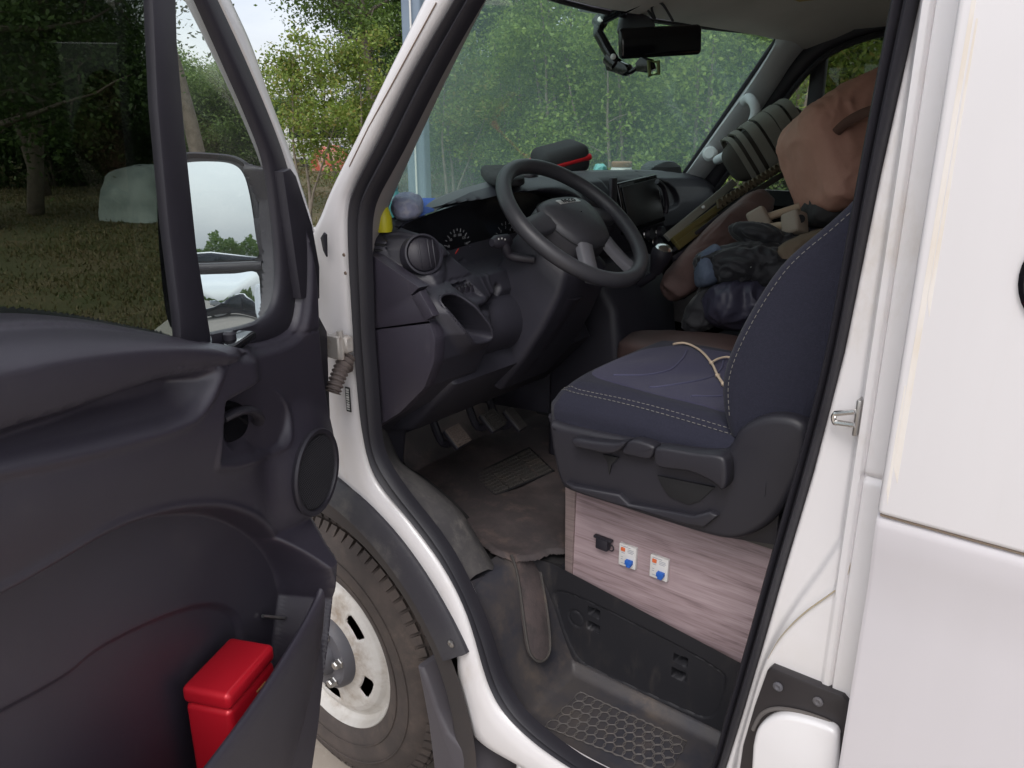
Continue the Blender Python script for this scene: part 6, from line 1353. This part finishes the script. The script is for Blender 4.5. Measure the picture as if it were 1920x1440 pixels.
tent('covered_heap', 'pale green white tarpaulin covered heap on the lawn behind the tinted window', gp(252, 16.0, .09), .5, 1.25, 1.5, .92, M('pale_tarpaulin', (.52, .60, .58), .6, bump=(8, .6, 5), var=(3, (.38, .46, .45), .4, .7)), None, 3, 'covered heap')
tent('dome_tent', 'small red and blue tent beside the white camper across the lawn', gp(617, 31, .1), 2.2, 1.5, 1.4, .92, M('red_tent', (.55, .12, .08), .6, var=(4, (.62, .42, .36), .45, .65)), M('blue_tent', (.05, .13, .42), .6), 7)
aw = thing('awning', 'tan awning on poles across the lawn, seen low through the windscreen', 'awning', tuple(gp(850, 30, .1))); q = gp(850, 30, .1); m_tan = M('tan_canvas_roof', (.42, .35, .26), .85, bump=(20, .3))
ww = MB(); rx = A_([rt[0], rt[1], 0]); rx /= np.linalg.norm(rx); ry = A_([-rx[1], rx[0], 0])
slab('awning_roof', [q+rx*a+ry*b+A_([0, 0, z]) for a, b, z in [(-1.3, -1, 1.55), (1.3, -1, 1.95), (1.3, 1, 1.95), (-1.3, 1, 1.55)]], (0, 0, .04), m_tan, aw, bev=.01)
for a, b, z in [(-1.2, -.9, 1.56), (1.2, -.9, 1.94), (1.2, .9, 1.94), (-1.2, .9, 1.56)]: tube('awning_pole', [q+rx*a+ry*b, q+rx*a+ry*b+A_([0, 0, z])], .02, m_steel, aw, seg=8)
slab('awning_side', [q+rx*a+ry*1.0+A_([0, 0, z]) for a, z in [(-1.3, .05), (1.3, .05), (1.3, 1.9), (-1.3, 1.5)]], tuple(ry*.02), m_tan, aw, bev=0)
# -------- parked vehicles
m_cglass = M('car_glass', (.02, .025, .03), .08); m_ctyre = M('car_tyre', (.025, .024, .024), .85); m_calloy = M('alloy', (.45, .45, .46), .3, .8)
def vehicle(name, label, cat, p, rz, body, glass_pts, L_, W_, mat, stripe=None, group=None, wheels=((.82, .33), (3.6, .33))):
    t = thing(name, label, cat, tuple(p), group); Rz = Matrix.Rotation(rz, 3, 'Z')
    def X(x, y, z): v = Rz @ Vector((x-L_/2, y, z)); return (p[0]+v.x, p[1]+v.y, p[2]+v.z)
    def Wv(v): return Rz @ Vector(v)
    slab('body', [X(x, -W_/2, z) for x, z in body], tuple(Wv((0, W_, 0))), mat, t, bev=.09, seg=4, angle=50)
    for g in glass_pts:
        for s in (-1, 1): slab('side_window', [X(x, s*(W_/2+.004), z) for x, z in g], tuple(Wv((0, -s*.02, 0))), m_cglass, t, bev=.004)
    for wx, wr in wheels:
        for s in (-1, 1):
            c = X(wx, s*(W_/2-.10), wr); wl = lathe('wheel', [(0, -.02), (wr*.62, -.02), (wr*.66, .09), (wr*.95, .10), (wr, .06), (wr, -.09), (0, -.1)], c, tuple(Wv((0, s, 0))), m_ctyre, t, seg=32)
            lathe('hub', [(wr*.62, .075), (wr*.4, .06), (wr*.15, .085), (0, .085)], c, tuple(Wv((0, s, 0))), m_calloy, t, seg=24)
    return t, X, Wv
sed = [(.05, .35), (.0, .55), (.06, .72), (.35, .80), (1.15, .95), (1.95, 1.38), (2.6, 1.46), (3.2, 1.42), (3.95, 1.06), (4.45, .98), (4.62, .85), (4.65, .5), (4.55, .32), (3.95, .26), (.6, .26)]
sg = [[(1.35, .98), (2.02, 1.34), (2.5, 1.39), (2.5, .98)], [(2.56, .98), (2.56, 1.39), (3.15, 1.35), (3.7, 1.02)]]
m_navy = M('dark_navy_paint', (.012, .014, .025), .2, coat=.6); m_silver = M('silver_paint', (.42, .43, .44), .3, .6)
def addlights(t, X, Wv, col):
    for s in (-1, 1):
        box('headlight', (.12, .30, .12), X(.12, s*.62, .66), M('headlamp', (.6, .6, .6), .1), t, rot=Matrix.Rotation(0, 3, 'Z'), r=.02); box('tail_light', (.10, .28, .12), X(4.58, s*.66, .82), M('tail_red', (.35, .01, .01), .2), t, r=.02)
vp = (2.9, -11.2, .027); t, X, Wv = vehicle('parked_car', 'dark navy sedan on the car park, seen in the lower door mirror', 'car', vp, R(200), sed, sg, 4.65, 1.78, m_navy, wheels=((.85, .32), (3.6, .32))); addlights(t, X, Wv, None)
t, X, Wv = vehicle('parked_car', 'silver sedan farther back on the car park, seen in the door mirror', 'car', (14.0, -62.0, .027), R(185), sed, sg, 4.65, 1.78, m_silver, wheels=((.85, .32), (3.6, .32))); addlights(t, X, Wv, None)
cmp_ = [(.0, .35), (-.02, .8), (.12, 1.05), (.75, 1.15), (1.3, 1.82), (1.5, 1.95), (4.7, 1.97), (4.85, 1.85), (4.9, .9), (4.85, .32)]
cg = [[(1.05, 1.15), (1.5, 1.68), (2.1, 1.70), (2.1, 1.15)], [(2.2, 1.15), (2.2, 1.70), (3.3, 1.70), (3.3, 1.15)], [(3.4, 1.15), (3.4, 1.70), (4.6, 1.68), (4.65, 1.15)]]
cpz = gp(655, 34, .1); t, X, Wv = vehicle('camper', 'white camper with a tan side awning parked across the lawn', 'camper', cpz, R(205), cmp_, cg, 4.9, 1.9, M('far_white_paint', (.72, .72, .71), .35, coat=.3), wheels=((.95, .33), (3.9, .33)))
slab('rolled_awning', [X(2.0, -1.05, 1.62), X(4.7, -1.05, 1.62), X(4.7, -1.05, 1.95), X(2.0, -1.05, 1.95)], tuple(Wv((0, .08, 0))), m_tan, t, bev=.02); slab('rolled_awning', [X(2.0, 1.05, 1.62), X(4.7, 1.05, 1.62), X(4.7, 1.05, 1.95), X(2.0, 1.05, 1.95)], tuple(Wv((0, -.08, 0))), m_tan, t, bev=.02)
cpz = gp(800, 37, .1); t, X, Wv = vehicle('camper', 'pale grey camper far behind the grey post', 'camper', cpz, R(190), cmp_, cg, 4.9, 1.9, m_silver, wheels=((.95, .33), (3.9, .33)))
